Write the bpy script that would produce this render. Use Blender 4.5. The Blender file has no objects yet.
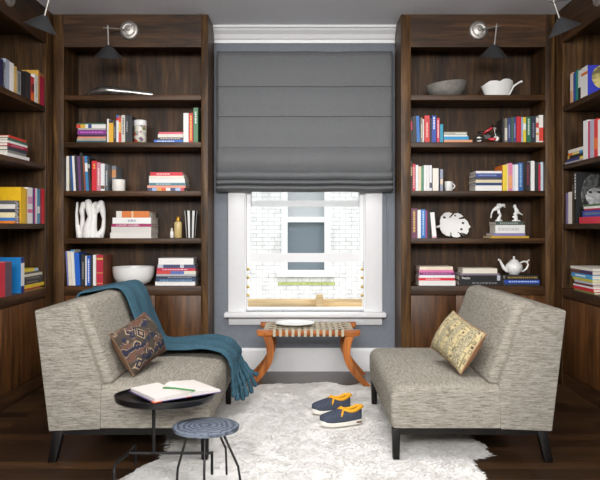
import bpy, bmesh, math, random
from mathutils import Vector, Matrix, noise
R = random.Random(7)
C = bpy.context.scene.collection
PI = math.pi
CAMZ, F, VX, HY = 1.15, 700.0, 304.0, 228.0
def PX(px, d): return (px - VX) * d / F          # metres across at depth d
def PZ(py, d): return CAMZ - (py - HY) * d / F    # height at depth d

# ------------------------------------------------------------------ materials
def lin(c):
    out = []
    for v in c[:3]:
        v = v / 255.0
        out.append(v / 12.92 if v <= 0.04045 else ((v + 0.055) / 1.055) ** 2.4)
    return (*out, 1.0)
MC = {}
def base_mat(name):
    m = bpy.data.materials.new(name); m.use_nodes = True
    nt = m.node_tree; b = nt.nodes['Principled BSDF']
    return m, nt, b
def M(rgb, rough=0.5, metal=0.0, grain=0.0, spec=None, name=None):
    """plain material with a faint procedural mottle"""
    key = (tuple(rgb), rough, metal, grain, spec)
    if key in MC: return MC[key]
    m, nt, b = base_mat(name or 'paint')
    b.inputs['Roughness'].default_value = rough
    b.inputs['Metallic'].default_value = metal
    if spec is not None: b.inputs['Specular IOR Level'].default_value = spec
    col = lin(rgb)
    tc = nt.nodes.new('ShaderNodeTexCoord'); n = nt.nodes.new('ShaderNodeTexNoise')
    n.inputs['Scale'].default_value = 30
    nt.links.new(tc.outputs['Object'], n.inputs['Vector'])
    r = nt.nodes.new('ShaderNodeValToRGB')
    k = (0.05 if min(rgb) < 200 else 0.012) + grain
    r.color_ramp.elements[0].color = (*[v * (1 - k) for v in col[:3]], 1)
    r.color_ramp.elements[1].color = (*[min(1, v * (1 + k)) for v in col[:3]], 1)
    r.color_ramp.elements[0].position = 0.3; r.color_ramp.elements[1].position = 0.7
    nt.links.new(n.outputs['Fac'], r.inputs['Fac'])
    nt.links.new(r.outputs['Color'], b.inputs['Base Color'])
    MC[key] = m
    return m
def mapping(nt, scale, rnd=True, loc=(0, 0, 0)):
    tc = nt.nodes.new('ShaderNodeTexCoord')
    mp = nt.nodes.new('ShaderNodeMapping'); mp.inputs['Scale'].default_value = scale
    src = tc.outputs['Object']
    if rnd:
        oi = nt.nodes.new('ShaderNodeObjectInfo')
        mu = nt.nodes.new('ShaderNodeMath'); mu.operation = 'MULTIPLY'; mu.inputs[1].default_value = 37.0
        nt.links.new(oi.outputs['Random'], mu.inputs[0])
        ad = nt.nodes.new('ShaderNodeVectorMath'); ad.operation = 'ADD'
        nt.links.new(src, ad.inputs[0]); nt.links.new(mu.outputs[0], ad.inputs[1])
        src = ad.outputs[0]
    nt.links.new(src, mp.inputs['Vector'])
    return mp.outputs['Vector']
def ramp(nt, fac, stops):
    r = nt.nodes.new('ShaderNodeValToRGB')
    while len(r.color_ramp.elements) < len(stops): r.color_ramp.elements.new(0.5)
    for e, (p, c) in zip(r.color_ramp.elements, stops):
        e.position = p; e.color = c
    nt.links.new(fac, r.inputs['Fac'])
    return r.outputs['Color']
def noise_tex(nt, vec, scale, detail=4, dist=0.0, rough=0.55):
    n = nt.nodes.new('ShaderNodeTexNoise')
    n.inputs['Scale'].default_value = scale; n.inputs['Detail'].default_value = detail
    n.inputs['Distortion'].default_value = dist; n.inputs['Roughness'].default_value = rough
    nt.links.new(vec, n.inputs['Vector'])
    return n.outputs['Fac']
def bump(nt, b, h, strength, dist=0.01):
    bp = nt.nodes.new('ShaderNodeBump'); bp.inputs['Strength'].default_value = strength
    bp.inputs['Distance'].default_value = dist
    nt.links.new(h, bp.inputs['Height']); nt.links.new(bp.outputs['Normal'], b.inputs['Normal'])
def mixc(nt, fac, a, b, mode='MIX'):
    mx = nt.nodes.new('ShaderNodeMix'); mx.data_type = 'RGBA'; mx.blend_type = mode
    if isinstance(fac, float): mx.inputs['Factor'].default_value = fac
    else: nt.links.new(fac, mx.inputs['Factor'])
    for s, k in ((a, 'A'), (b, 'B')):
        i = [x for x in mx.inputs if x.name == k and x.type == 'RGBA'][0]
        if isinstance(s, tuple): i.default_value = s
        else: nt.links.new(s, i)
    return [o for o in mx.outputs if o.type == 'RGBA'][0]
def wood(name, axis, dark, mid, light, rough=0.4, sc=1.0):
    m, nt, b = base_mat(name)
    s = {'x': (1.2, 14, 14), 'y': (14, 1.2, 14), 'z': (14, 14, 1.2)}[axis]
    s = tuple(v * sc for v in s)
    v = mapping(nt, s)
    f1 = noise_tex(nt, v, 2.2, 6, 0.6)
    c = ramp(nt, f1, [(0.28, lin(dark)), (0.5, lin(mid)), (0.74, lin(light))])
    v2 = mapping(nt, tuple(x * 0.28 for x in s))
    f2 = noise_tex(nt, v2, 1.6, 2, 0.2)
    c2 = ramp(nt, f2, [(0.3, (0.55, 0.55, 0.55, 1)), (0.7, (1.25, 1.2, 1.15, 1))])
    out = mixc(nt, 1.0, c, c2, 'MULTIPLY')
    nt.links.new(out, b.inputs['Base Color'])
    b.inputs['Roughness'].default_value = rough + 0.06; b.inputs['Specular IOR Level'].default_value = 0.3
    bump(nt, b, f1, 0.12, 0.004)
    return m
WZ = wood('dark_walnut_upright', 'z', (40, 26, 13), (78, 54, 29), (116, 85, 49))
WX = wood('dark_walnut_level', 'x', (36, 23, 12), (66, 44, 25), (96, 66, 38))
WY = wood('dark_walnut_return', 'y', (36, 23, 12), (66, 44, 25), (96, 66, 38))
WB = wood('dark_walnut_backing', 'z', (34, 22, 12), (68, 47, 27), (98, 70, 41), 0.45)
WD = wood('walnut_door', 'z', (50, 30, 14), (92, 58, 29), (124, 83, 44), 0.36, 0.9)
WS = wood('honey_wood', 'z', (122, 64, 22), (170, 98, 42), (194, 124, 60), 0.32, 1.6)
WSX = wood('honey_wood_level', 'x', (122, 64, 22), (170, 98, 42), (194, 124, 60), 0.32, 1.6)
WF = wood('fence_pine', 'x', (190, 160, 118), (214, 186, 142), (228, 204, 164), 0.7)
EBONY = wood('ebony_leg', 'z', (10, 8, 7), (18, 15, 13), (27, 22, 19), 0.35)

def tweed():
    m, nt, b = base_mat('grey_tweed')
    tc = nt.nodes.new('ShaderNodeTexCoord')
    def mp(s):
        x = nt.nodes.new('ShaderNodeMapping'); x.inputs['Scale'].default_value = s
        nt.links.new(tc.outputs['Object'], x.inputs['Vector']); return x.outputs['Vector']
    sep = nt.nodes.new('ShaderNodeSeparateXYZ'); nt.links.new(tc.outputs['Normal'], sep.inputs[0])
    ab = nt.nodes.new('ShaderNodeMath'); ab.operation = 'ABSOLUTE'; nt.links.new(sep.outputs['Z'], ab.inputs[0])
    gt = nt.nodes.new('ShaderNodeMapRange'); gt.inputs['From Min'].default_value = 0.6; gt.inputs['From Max'].default_value = 0.85
    nt.links.new(ab.outputs[0], gt.inputs['Value'])
    outs = []
    for sc1, sc2 in (((22, 22, 210), (80, 80, 480)), ((210, 22, 22), (480, 80, 80))):
        a = noise_tex(nt, mp(sc1), 1.0, 4, 0.3, 0.65); c = noise_tex(nt, mp(sc2), 1.0, 2)
        ad = nt.nodes.new('ShaderNodeMath'); ad.operation = 'MULTIPLY_ADD'; ad.inputs[1].default_value = 0.45
        nt.links.new(c, ad.inputs[0]); nt.links.new(a, ad.inputs[2]); outs.append(ad.outputs[0])
    mx = nt.nodes.new('ShaderNodeMix'); mx.data_type = 'FLOAT'
    nt.links.new(gt.outputs[0], mx.inputs[0]); nt.links.new(outs[0], mx.inputs[2]); nt.links.new(outs[1], mx.inputs[3])
    h = mx.outputs[0]
    c = ramp(nt, h, [(0.46, lin((84, 79, 71))), (0.62, lin((131, 125, 114))), (0.78, lin((155, 149, 138))), (0.95, lin((178, 171, 160)))])
    nt.links.new(c, b.inputs['Base Color']); b.inputs['Roughness'].default_value = 0.9
    b.inputs['Specular IOR Level'].default_value = 0.15
    bump(nt, b, h, 0.5, 0.004)
    return m
TWEED = tweed()
def cloth(name, a, c, scale, rough=0.9, bs=0.4, stretch=(1, 1, 1), bd=0.004):
    m, nt, b = base_mat(name)
    v = mapping(nt, stretch, False)
    f = noise_tex(nt, v, scale, 5, 0.0, 0.7)
    nt.links.new(ramp(nt, f, [(0.3, lin(a)), (0.7, lin(c))]), b.inputs['Base Color'])
    b.inputs['Roughness'].default_value = rough; b.inputs['Specular IOR Level'].default_value = 0.2
    bump(nt, b, f, bs, bd)
    return m
TEAL = cloth('teal_wool', (40, 72, 88), (74, 108, 124), 110, 0.95, 0.8)
SHADE = cloth('charcoal_linen', (94, 96, 98), (110, 112, 114), 60, 0.62, 0.15, (1, 1, 6))
SHADE.node_tree.nodes['Principled BSDF'].inputs['Specular IOR Level'].default_value = 0.45
FUR = cloth('white_fur', (216, 213, 208), (240, 238, 234), 26, 0.95, 0.4, (1, 1, 1), 0.008)
WALL = M((120, 126, 134), 0.7, name='blue_grey_paint')
CEIL = M((240, 243, 250), 0.8, name='grey_ceiling_paint')
TRIM = M((234, 234, 235), 0.35, name='white_trim_paint')
STEEL = M((196, 192, 186), 0.5, 1.0, name='brushed_nickel')
CHROME = M((172, 170, 166), 0.3, 0.9, 0.3, name='polished_silver')
GUN = M((74, 74, 76), 0.42, 0.6, name='graphite_shade')
BLACK = M((20, 20, 21), 0.3, 0.0, name='black_lacquer')
IRON = M((38, 37, 37), 0.4, 0.6, name='dark_iron')
PORC = M((240, 239, 236), 0.22, name='white_porcelain')
MATTEW = M((242, 240, 236), 0.6, name='white_plaster')
PAGES = M((226, 218, 204), 0.8, 0, 0.08, name='page_edges')
BEIGE = cloth('cream_webbing', (168, 158, 136), (206, 196, 174), 180, 0.9, 0.5)

# ------------------------------------------------------------------ mesh builder
class MB:
    def __init__(s): s.v = []; s.f = []; s.mi = []
    def add(s, vs, fs, mi=0, mat=None):
        o = len(s.v)
        s.v += [tuple(mat @ Vector(p)) if mat else tuple(p) for p in vs]
        s.f += [tuple(o + i for i in f) for f in fs]; s.mi += [mi] * len(fs)
        return s
    def box(s, x0, x1, y0, y1, z0, z1, mi=0, mat=None):
        vs = [(x, y, z) for z in (z0, z1) for y in (y0, y1) for x in (x0, x1)]
        return s.add(vs, [(0, 2, 3, 1), (4, 5, 7, 6), (0, 1, 5, 4), (2, 6, 7, 3), (0, 4, 6, 2), (1, 3, 7, 5)], mi, mat)
    def prism(s, pts, a, c, axis='y', mi=0, mat=None):
        """extrude the 2-D polygon PTS from A to C along AXIS"""
        def P(p, t): return {'y': (p[0], t, p[1]), 'x': (t, p[0], p[1]), 'z': (p[0], p[1], t)}[axis]
        n = len(pts)
        vs = [P(p, a) for p in pts] + [P(p, c) for p in pts]
        fs = [tuple(range(n))[::-1], tuple(range(n, 2 * n))] + [(i, (i + 1) % n, n + (i + 1) % n, n + i) for i in range(n)]
        return s.add(vs, fs, mi, mat)
    def lathe(s, prof, n=24, mi=0, mat=None, sx=1, sy=1, mifn=None):
        """PROF: (r, z) from bottom to top"""
        vs = []; fs = []; mis = []
        for r, z in prof:
            for k in range(n):
                a = 2 * PI * k / n
                vs.append((max(r, 1e-5) * math.cos(a) * sx, max(r, 1e-5) * math.sin(a) * sy, z))
        for i in range(len(prof) - 1):
            for k in range(n):
                fs.append((i * n + k, i * n + (k + 1) % n, (i + 1) * n + (k + 1) % n, (i + 1) * n + k))
                mis.append(mifn(i, k) if mifn else mi)
        o = len(s.v)
        s.v += [tuple(mat @ Vector(p)) if mat else p for p in vs]
        s.f += [tuple(o + i for i in f) for f in fs]; s.mi += mis
        if prof[0][0] > 2e-5: s.f.append(tuple(o + k for k in range(n))[::-1]); s.mi.append(mi)
        if prof[-1][0] > 2e-5: s.f.append(tuple(o + (len(prof) - 1) * n + k for k in range(n))); s.mi.append(mi)
        return s
    def tube(s, path, rad, n=10, mi=0, up=None, shape=None):
        """sweep a circle (or SHAPE, a 2-D polygon) along PATH; RAD a number or one per point"""
        P = [Vector(p) for p in path]
        if not hasattr(rad, '__len__'): rad = [rad] * len(P)
        prev = None; rings = []
        for i, p in enumerate(P):
            t = (P[min(i + 1, len(P) - 1)] - P[max(i - 1, 0)]).normalized()
            if prev is None:
                u = Vector(up) if up else (Vector((0, 0, 1)) if abs(t.z) < 0.9 else Vector((0, 1, 0)))
            else: u = prev
            u = (u - t * u.dot(t)).normalized(); w = t.cross(u); prev = u
            sh = shape or [(math.cos(2 * PI * k / n), math.sin(2 * PI * k / n)) for k in range(n)]
            rings.append([p + (u * a + w * c) * rad[i] for a, c in sh])
        n = len(rings[0]); o = len(s.v)
        for r in rings: s.v += [tuple(q) for q in r]
        for i in range(len(rings) - 1):
            for k in range(n):
                s.f.append((o + i * n + k, o + i * n + (k + 1) % n, o + (i + 1) * n + (k + 1) % n, o + (i + 1) * n + k)); s.mi.append(mi)
        s.f.append(tuple(o + k for k in range(n))[::-1]); s.mi.append(mi)
        s.f.append(tuple(o + (len(rings) - 1) * n + k for k in range(n))); s.mi.append(mi)
        return s
    def ball(s, c, r, n=12, mi=0, mat=None):
        if not hasattr(r, '__len__'): r = (r, r, r)
        m = Matrix.Translation(c) @ (mat or Matrix()) @ Matrix.Diagonal((*r, 1))
        return s.lathe([(math.cos(a), math.sin(a)) for a in [(-0.5 + i / (n // 2 + 2)) * PI for i in range(n // 2 + 3)]], n, mi, m)
    def grid(s, fn, nu, nv, mi=0):
        o = len(s.v)
        for j in range(nv + 1):
            for i in range(nu + 1): s.v.append(tuple(fn(i / nu, j / nv)))
        for j in range(nv):
            for i in range(nu):
                a = o + j * (nu + 1) + i
                s.f.append((a, a + 1, a + nu + 2, a + nu + 1)); s.mi.append(mi)
        return s
    def mesh(s, name, mats, bevel=0, seg=2, smooth=False, weld=False, angle=35):
        me = bpy.data.meshes.new(name); me.from_pydata(s.v, [], s.f)
        mats = mats if isinstance(mats, (list, tuple)) else [mats]
        for m in mats: me.materials.append(m)
        for p, i in zip(me.polygons, s.mi): p.material_index = i
        bm = bmesh.new(); bm.from_mesh(me)
        if weld: bmesh.ops.remove_doubles(bm, verts=bm.verts, dist=1e-5)
        bmesh.ops.recalc_face_normals(bm, faces=bm.faces)
        if bevel:
            es = [e for e in bm.edges if len(e.link_faces) == 2 and e.calc_face_angle(0) > math.radians(angle)]
            bmesh.ops.bevel(bm, geom=es, offset=bevel, segments=seg, profile=0.5, affect='EDGES', clamp_overlap=True)
        bm.to_mesh(me); bm.free()
        if smooth or bevel:
            for p in me.polygons: p.use_smooth = True
            me.set_sharp_from_angle(angle=math.radians(50 if not bevel else 60))
        return me
    def build(s, name, mats, parent=None, loc=None, **kw):
        me = s.mesh(name, mats, **kw)
        o = bpy.data.objects.new(name, me); C.objects.link(o)
        if parent: o.parent = parent
        if loc: o.location = loc
        return o

def tag(o, label, cat, group=None):
    o['label'] = label; o['category'] = cat
    if group: o['group'] = group
    return o
def thing(name, label, cat, loc=(0, 0, 0), rz=0, group=None):
    o = bpy.data.objects.new(name, None); C.objects.link(o)
    o.location = loc; o.rotation_euler = (0, 0, rz); o.empty_display_size = 0.1
    return tag(o, label, cat, group)
def struct(name, mb, mat, **kw):
    o = mb.build(name, mat, **kw); o['kind'] = 'structure'; return o

# ------------------------------------------------------------------ the room
DB, DW, CZ = 5.26, 5.63, 2.756          # bookcase fronts, window wall, ceiling
XL, XR = -1.885, 1.885                   # fronts of the side bookcases
AL, AR = -0.721, 0.729                   # the alcove between the two back bookcases
HX0, HX1, HZ0, HZ1 = -0.478, 0.496, 0.478, 2.44   # window opening
mf = MB().box(-2.4, 2.4, -1.7, 5.8, -0.12, 0)
def floor_mat():
    m, nt, b = base_mat('dark_plank_floor')
    tc = nt.nodes.new('ShaderNodeTexCoord')
    br = nt.nodes.new('ShaderNodeTexBrick'); br.offset = 0.37
    for k, v in (('Scale', 1.0), ('Brick Width', 1.7), ('Row Height', 0.115), ('Mortar Size', 0.0025), ('Bias', 0.0)): br.inputs[k].default_value = v
    br.inputs['Color1'].default_value = lin((32, 23, 16)); br.inputs['Color2'].default_value = lin((72, 50, 31)); br.inputs['Mortar'].default_value = lin((10, 8, 6))
    nt.links.new(tc.outputs['Object'], br.inputs['Vector'])
    v = mapping(nt, (2, 30, 30), False); f = noise_tex(nt, v, 1.5, 6, 0.8)
    g = ramp(nt, f, [(0.3, (0.45, 0.45, 0.45, 1)), (0.7, (1.5, 1.45, 1.4, 1))])
    nt.links.new(mixc(nt, 1.0, br.outputs['Color'], g, 'MULTIPLY'), b.inputs['Base Color'])
    b.inputs['Roughness'].default_value = 0.3
    bump(nt, b, f, 0.15, 0.004)
    return m
struct('floor', mf, floor_mat())
struct('ceiling', MB().box(-2.4, 2.4, -1.7, 5.8, CZ, CZ + 0.12), CEIL)
struct('wall_left', MB().box(-2.4, -2.27, -1.7, 5.8, 0, CZ), WALL)
struct('wall_right', MB().box(2.27, 2.4, -1.7, 5.8, 0, CZ), WALL)
struct('wall_front', MB().box(-2.4, 2.4, -1.82, -1.7, 0, CZ), WALL)
wb = MB()
wb.box(-2.27, HX0, DW, 5.8, 0, CZ).box(HX1, 2.27, DW, 5.8, 0, CZ).box(HX0, HX1, DW, 5.8, 0, HZ0).box(HX0, HX1, DW, 5.8, HZ1, CZ)
struct('wall_back', wb, WALL)
struct('baseboard_back', MB().prism([(DW, 0), (DW - 0.02, 0), (DW - 0.02, 0.165), (DW - 0.012, 0.186), (DW, 0.186)], AL + 0.001, AR - 0.001, 'x'), TRIM)
crown = [(DW, CZ - 0.122), (DW - 0.014, CZ - 0.122), (DW - 0.018, CZ - 0.098), (DW - 0.03, CZ - 0.09), (DW - 0.042, CZ - 0.06), (DW - 0.075, CZ - 0.034),
         (DW - 0.082, CZ - 0.022), (DW - 0.1, CZ - 0.018), (DW - 0.1, CZ), (DW, CZ)]
struct('trim_1', MB().prism(crown, AL + 0.001, AR - 0.001, 'x'), TRIM)

# the window: casing, stool, apron, jambs, two sashes (the lower one raised)
win = thing('window_1', None, None); del win['label'], win['category']; win['kind'] = 'structure'
cs = MB(); c0, c1 = -0.608, 0.628
for a, c in ((c0, HX0 + 0.004), (HX1 - 0.004, c1)):
    cs.box(a, c, DW - 0.024, DW, HZ0, HZ1 + 0.125)
cs.box(c0, c1, DW - 0.0245, DW, HZ1 - 0.004, HZ1 + 0.125)
o = cs.build('window_casing', TRIM, win, bevel=0.004); o['kind'] = 'structure'
o = MB().box(-0.634, 0.652, DW - 0.1, DW + 0.06, HZ0 - 0.038, HZ0).build('window_sill', TRIM, win, bevel=0.008); o['kind'] = 'structure'
o = MB().box(-0.605, 0.625, DW - 0.022, DW, HZ0 - 0.105, HZ0 - 0.039).build('window_apron', TRIM, win, bevel=0.004); o['kind'] = 'structure'
jm = MB()
for a, c in ((HX0, HX0 + 0.012), (HX1 - 0.012, HX1)): jm.box(a, c, DW, 5.82, HZ0, HZ1)
jm.box(HX0, HX1, DW + 0.06, 5.86, HZ0 - 0.03, HZ0 + 0.012)
o = jm.build('window_jamb', TRIM, win); o['kind'] = 'structure'
def sash(y0, y1, z0, z1, st, rb, rt):
    f = MB(); a, c = HX0 + 0.013, HX1 - 0.013
    f.box(a, a + st, y0, y1, z0, z1).box(c - st, c, y0, y1, z0, z1).box(a + st, c - st, y0, y1, z0, z0 + rb).box(a + st, c - st, y0, y1, z1 - rt, z1)
    o = f.build('window_frame', TRIM, win); o['kind'] = 'structure'
    g, nt, b = base_mat('window_glass')
    nt.nodes.remove(b)
    tr = nt.nodes.new('ShaderNodeBsdfTransparent'); gl = nt.nodes.new('ShaderNodeBsdfGlossy'); gl.inputs['Roughness'].default_value = 0.02
    tr.inputs['Color'].default_value = (0.97, 0.975, 0.975, 1)
    mx = nt.nodes.new('ShaderNodeMixShader'); fr = nt.nodes.new('ShaderNodeFresnel'); fr.inputs['IOR'].default_value = 1.45
    nt.links.new(fr.outputs[0], mx.inputs[0]); nt.links.new(tr.outputs[0], mx.inputs[1]); nt.links.new(gl.outputs[0], mx.inputs[2])
    nt.links.new(mx.outputs[0], nt.nodes['Material Output'].inputs['Surface'])
    ym = (y0 + y1) / 2
    p = MB().box(a + st, c - st, ym - 0.002, ym + 0.002, z0 + rb, z1 - rt).build('window_pane', g, o); p['kind'] = 'structure'
sash(5.665, 5.70, 0.874, 1.845, 0.034, 0.072, 0.05)
sash(5.725, 5.76, 1.325, HZ1 - 0.005, 0.036, 0.05, 0.05)
BRASS = M((176, 150, 84), 0.35, 0.8, name='brass_pin')
for k, z in enumerate((0.815, 0.745, 0.67, 0.6)):
    for x, sgn in ((HX0 + 0.012, 1), (HX1 - 0.012, -1)):
        o = MB().box(min(x, x + sgn * 0.02), max(x, x + sgn * 0.02), 5.71, 5.722, z - 0.012, z + 0.012).build('sash_pin', BRASS, win, bevel=0.003); o['kind'] = 'structure'

# roman shade
def zs(py): return PZ(py, 5.53)
prof = []   # (y, z) front face of the cloth from the top down
YS = 5.545
for a, c in ((51, 86), (86, 116), (116, 147)):
    for k in range(7):
        t = k / 6
        prof.append((YS - 0.012 * math.sin(PI * t) - (0.010 if k == 6 else 0), zs(a + (c - a) * t)))
    prof.append((YS + 0.004, zs(c) - 0.004))
for a, c, bul in ((147.6, 171, 0.03), (171.6, 180, 0.04), (180.6, 185.4, 0.052), (186, 191, 0.062)):
    for k in range(7):
        t = k / 6
        prof.append((YS - 0.006 - bul * math.sin(PI * ((0.0 if bul < 0.035 else 0.15) + (0.95 if bul < 0.035 else 0.8) * t)), zs(a + (c - a) * t)))
    prof.append((YS + 0.002, zs(c) - 0.003))
sx0, sx1 = PX(216.5, 5.53), PX(392.8, 5.53)
shade = thing('roman_shade', 'grey linen roman shade half lowered over the window', 'window shade', ((sx0 + sx1) / 2, YS, zs(51)))
sm = MB(); NP = len(prof)
def sh_fn(u, v):
    i = min(int(round(v * (NP - 1))), NP - 1); y, z = prof[i]
    x = sx0 + (sx1 - sx0) * u
    w = 0.004 * noise.noise((x * 7, z * 2.2, 0)) + 0.003 * noise.noise((x * 19, z * 5, 3))
    edge = 1 - min(1, min(u, 1 - u) / 0.03)
    return (x - shade.location.x, y + w * (0.3 + min(1, (zs(51) - z) * 1.5)) + 0.006 * edge - shade.location.y, z + 0.004 * noise.noise((x * 4, 1, z)) - shade.location.z)
sm.grid(sh_fn, 60, NP - 1)
so = sm.build('shade_cloth', SHADE, shade, smooth=True)
md = so.modifiers.new('t', 'SOLIDIFY'); md.thickness = 0.004; md.offset = 1
MB().box(sx0 - shade.location.x, sx1 - shade.location.x, 0.008, 0.05, -0.03, 0.002).build('headrail', SHADE, shade)
cd = MB()
for dx in (0, 0.018):
    cd.tube([(0.655 + dx * 0.4, 5.606, 1.5), (0.657 + dx * 0.8, 5.606, 1.1), (0.655 + dx, 5.606, 0.79)], 0.0022, 6)
cd.tube([(0.655 + 0.018 * t, 5.606, 0.79 - 0.02 * math.sin(PI * t)) for t in [k / 6 for k in range(7)]], 0.0022, 6)
tag(cd.build('shade_cord', M((150, 152, 155), 0.5)), 'thin looped pull cord hanging beside the window casing', 'cord')

# ------------------------------------------------------------------ outside the window
def brick_mat():
    m, nt, b = base_mat('white_painted_brick')
    tc = nt.nodes.new('ShaderNodeTexCoord'); sp = nt.nodes.new('ShaderNodeSeparateXYZ'); cb = nt.nodes.new('ShaderNodeCombineXYZ')
    nt.links.new(tc.outputs['Object'], sp.inputs[0]); nt.links.new(sp.outputs['X'], cb.inputs['X']); nt.links.new(sp.outputs['Z'], cb.inputs['Y'])
    br = nt.nodes.new('ShaderNodeTexBrick')
    for k, v in (('Scale', 1.0), ('Brick Width', 0.22), ('Row Height', 0.075), ('Mortar Size', 0.006), ('Mortar Smooth', 0.3)): br.inputs[k].default_value = v
    br.inputs['Color1'].default_value = (0.86, 0.86, 0.85, 1); br.inputs['Color2'].default_value = (0.8, 0.8, 0.8, 1); br.inputs['Mortar'].default_value = (0.5, 0.5, 0.5, 1)
    nt.links.new(cb.outputs[0], br.inputs['Vector'])
    f = noise_tex(nt, mapping(nt, (1, 1, 1), False), 5, 4)
    g = ramp(nt, f, [(0.45, (1, 1, 1, 1)), (0.62, (0.8, 0.8, 0.8, 1))])
    nt.links.new(mixc(nt, 1.0, br.outputs['Color'], g, 'MULTIPLY'), b.inputs['Base Color'])
    b.inputs['Roughness'].default_value = 0.9
    bump(nt, b, br.outputs['Fac'], -0.3, 0.01)
    return m
YH = 13.0
def hx(px): return PX(px, YH)
def hz(py): return PZ(py, YH)
house = thing('neighbouring_house', 'white painted brick house wall with a sash window seen through the window', 'house', (0, YH, -1.2))
hm = MB(); wx0, wx1, wz0, wz1 = hx(287), hx(325), hz(270) + 1.2, hz(176) + 1.2
hm.box(-5, wx0, 0, 0.3, 0, 6.4).box(wx1, 5, 0, 0.3, 0, 6.4).box(wx0, wx1, 0, 0.3, 0, wz0).box(wx0, wx1, 0, 0.3, wz1, 6.4)
hm.build('brick_wall', brick_mat(), house)
fr = MB(); t = 0.085
fr.box(wx0 - 0.1, wx0 + 0.01, -0.03, 0.1, wz0 - 0.02, wz1 + 0.1).box(wx1 - 0.01, wx1 + 0.1, -0.03, 0.1, wz0 - 0.02, wz1 + 0.1).box(wx0 + 0.01, wx1 - 0.01, -0.03, 0.1, wz1, wz1 + 0.1)
zr = hz(219.5) + 1.2
fr.box(wx0 + 0.01, wx1 - 0.01, 0.0, 0.1, zr - 0.05, zr + 0.05)
fr.build('window_frame', TRIM, house)
PANE = M((112, 124, 132), 0.6, name='far_pane')
MB().box(wx0 + 0.01, wx1 - 0.01, 0.1, 0.12, zr, wz1).build('window_pane', M((176, 180, 182), 0.6, name='curtained_pane'), house)
MB().box(wx0 + 0.01, wx1 - 0.01, 0.1, 0.12, wz0, zr).build('window_pane', PANE, house)
MB().box(wx0 - 0.18, wx1 + 0.18, -0.08, 0.05, wz0 - 0.12, wz0).build('stone_sill', M((232, 232, 228), 0.7), house)
MB().box(hx(278), hx(335), -0.012, 0.0, hz(285) + 1.2, hz(282) + 1.2).build('moss_ledge', M((176, 186, 120), 0.9, 0, 0.2), house)
YFN = 9.0
fence = thing('wooden_fence', 'tan board fence with a post outside the window', 'fence', (0, YFN, -1.2))
top = PZ(299, YFN) + 1.2
zc = top
for k in range(9):
    MB().box(-3, 3, 0, 0.025, zc - 0.143, zc).build('board', WF, fence); zc -= 0.148
for px in (212, 319.5, 427):
    x = PX(px, YFN); MB().box(x - 0.045, x + 0.045, -0.09, -0.001, 0, top + 0.06).build('post', WF, fence)
struct('ground_outside', MB().box(-8, 8, 5.9, 16, -1.4, -1.2), M((150, 150, 140), 0.9, 0, 0.2))

# ------------------------------------------------------------------ bookcases
SHELF_B = [(2.151, 2.112), (1.796, 1.757), (1.430, 1.391), (1.0726, 1.0336)]   # back cases: top, underside of each shelf
SHELF_S = [(2.035, 1.998), (1.611, 1.578), (1.180, 1.144)]
LEDGE = 0.714
def back_case(name, label, x0, x1, st0, st1):
    r = thing(name, label, 'bookcase', ((x0 + x1) / 2, DB, 0), 0, 'built-in bookcases')
    ox = (x0 + x1) / 2; a, c = x0 - ox, x1 - ox; D = DW - DB - 0.002
    zt = CZ - 0.001
    L = MB().box(a, a + st0, 0, 0.022, 0, zt).build('face_stile', WZ, r, bevel=0.002)
    MB().box(c - st1, c, 0, 0.022, 0, zt).build('face_stile', WZ, r, bevel=0.002)
    MB().box(a, a + 0.03, 0.0221, D, 0, zt).build('side_panel', WZ, r)
    MB().box(c - 0.03, c, 0.0221, D, 0, zt).build('side_panel', WZ, r)
    i0, i1 = a + st0, c - st1
    if st0 > 0.05: MB().box(i0 - 0.02, i0, 0.0222, D, LEDGE, zt).build('inner_side', WZ, r)
    if st1 > 0.05: MB().box(i1, i1 + 0.02, 0.0222, D, LEDGE, zt).build('inner_side', WZ, r)
    MB().box(a + 0.031, c - 0.031, D - 0.02, D, 0.08, zt).build('back_panel', WB, r)
    MB().box(i0, i1, 0, 0.022, 2.51, zt).build('header', WX, r)
    MB().box(i0, i1, 0.023, D - 0.021, 2.56, 2.58).build('top_panel', WX, r)
    for zt_, zb in SHELF_B: MB().box(i0 + 0.0005, i1 - 0.0005, 0.003, D - 0.0205, zb, zt_).build('shelf', WX, r, bevel=0.002)
    MB().box(i0, i1, -0.002, D - 0.0205, 0.647, LEDGE).build('base_ledge', WX, r, bevel=0.002)
    MB().box(i0, i1, 0.004, 0.03, 0.0, 0.1).build('plinth', WX, r)
    n = 3; w = (i1 - i0) / n
    for k in range(n):
        MB().box(i0 + k * w + 0.002, i0 + (k + 1) * w - 0.002, 0.004, 0.024, 0.104, 0.643).build('door', WD, r, bevel=0.0015)
    return r
back_case('bookcase', 'dark wood built-in bookcase against the back wall, left of the window', -1.884, AL, 0.078, 0.052)
back_case('bookcase', 'dark wood built-in bookcase against the back wall, right of the window', AR, 1.884, 0.074, 0.07)
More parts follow.
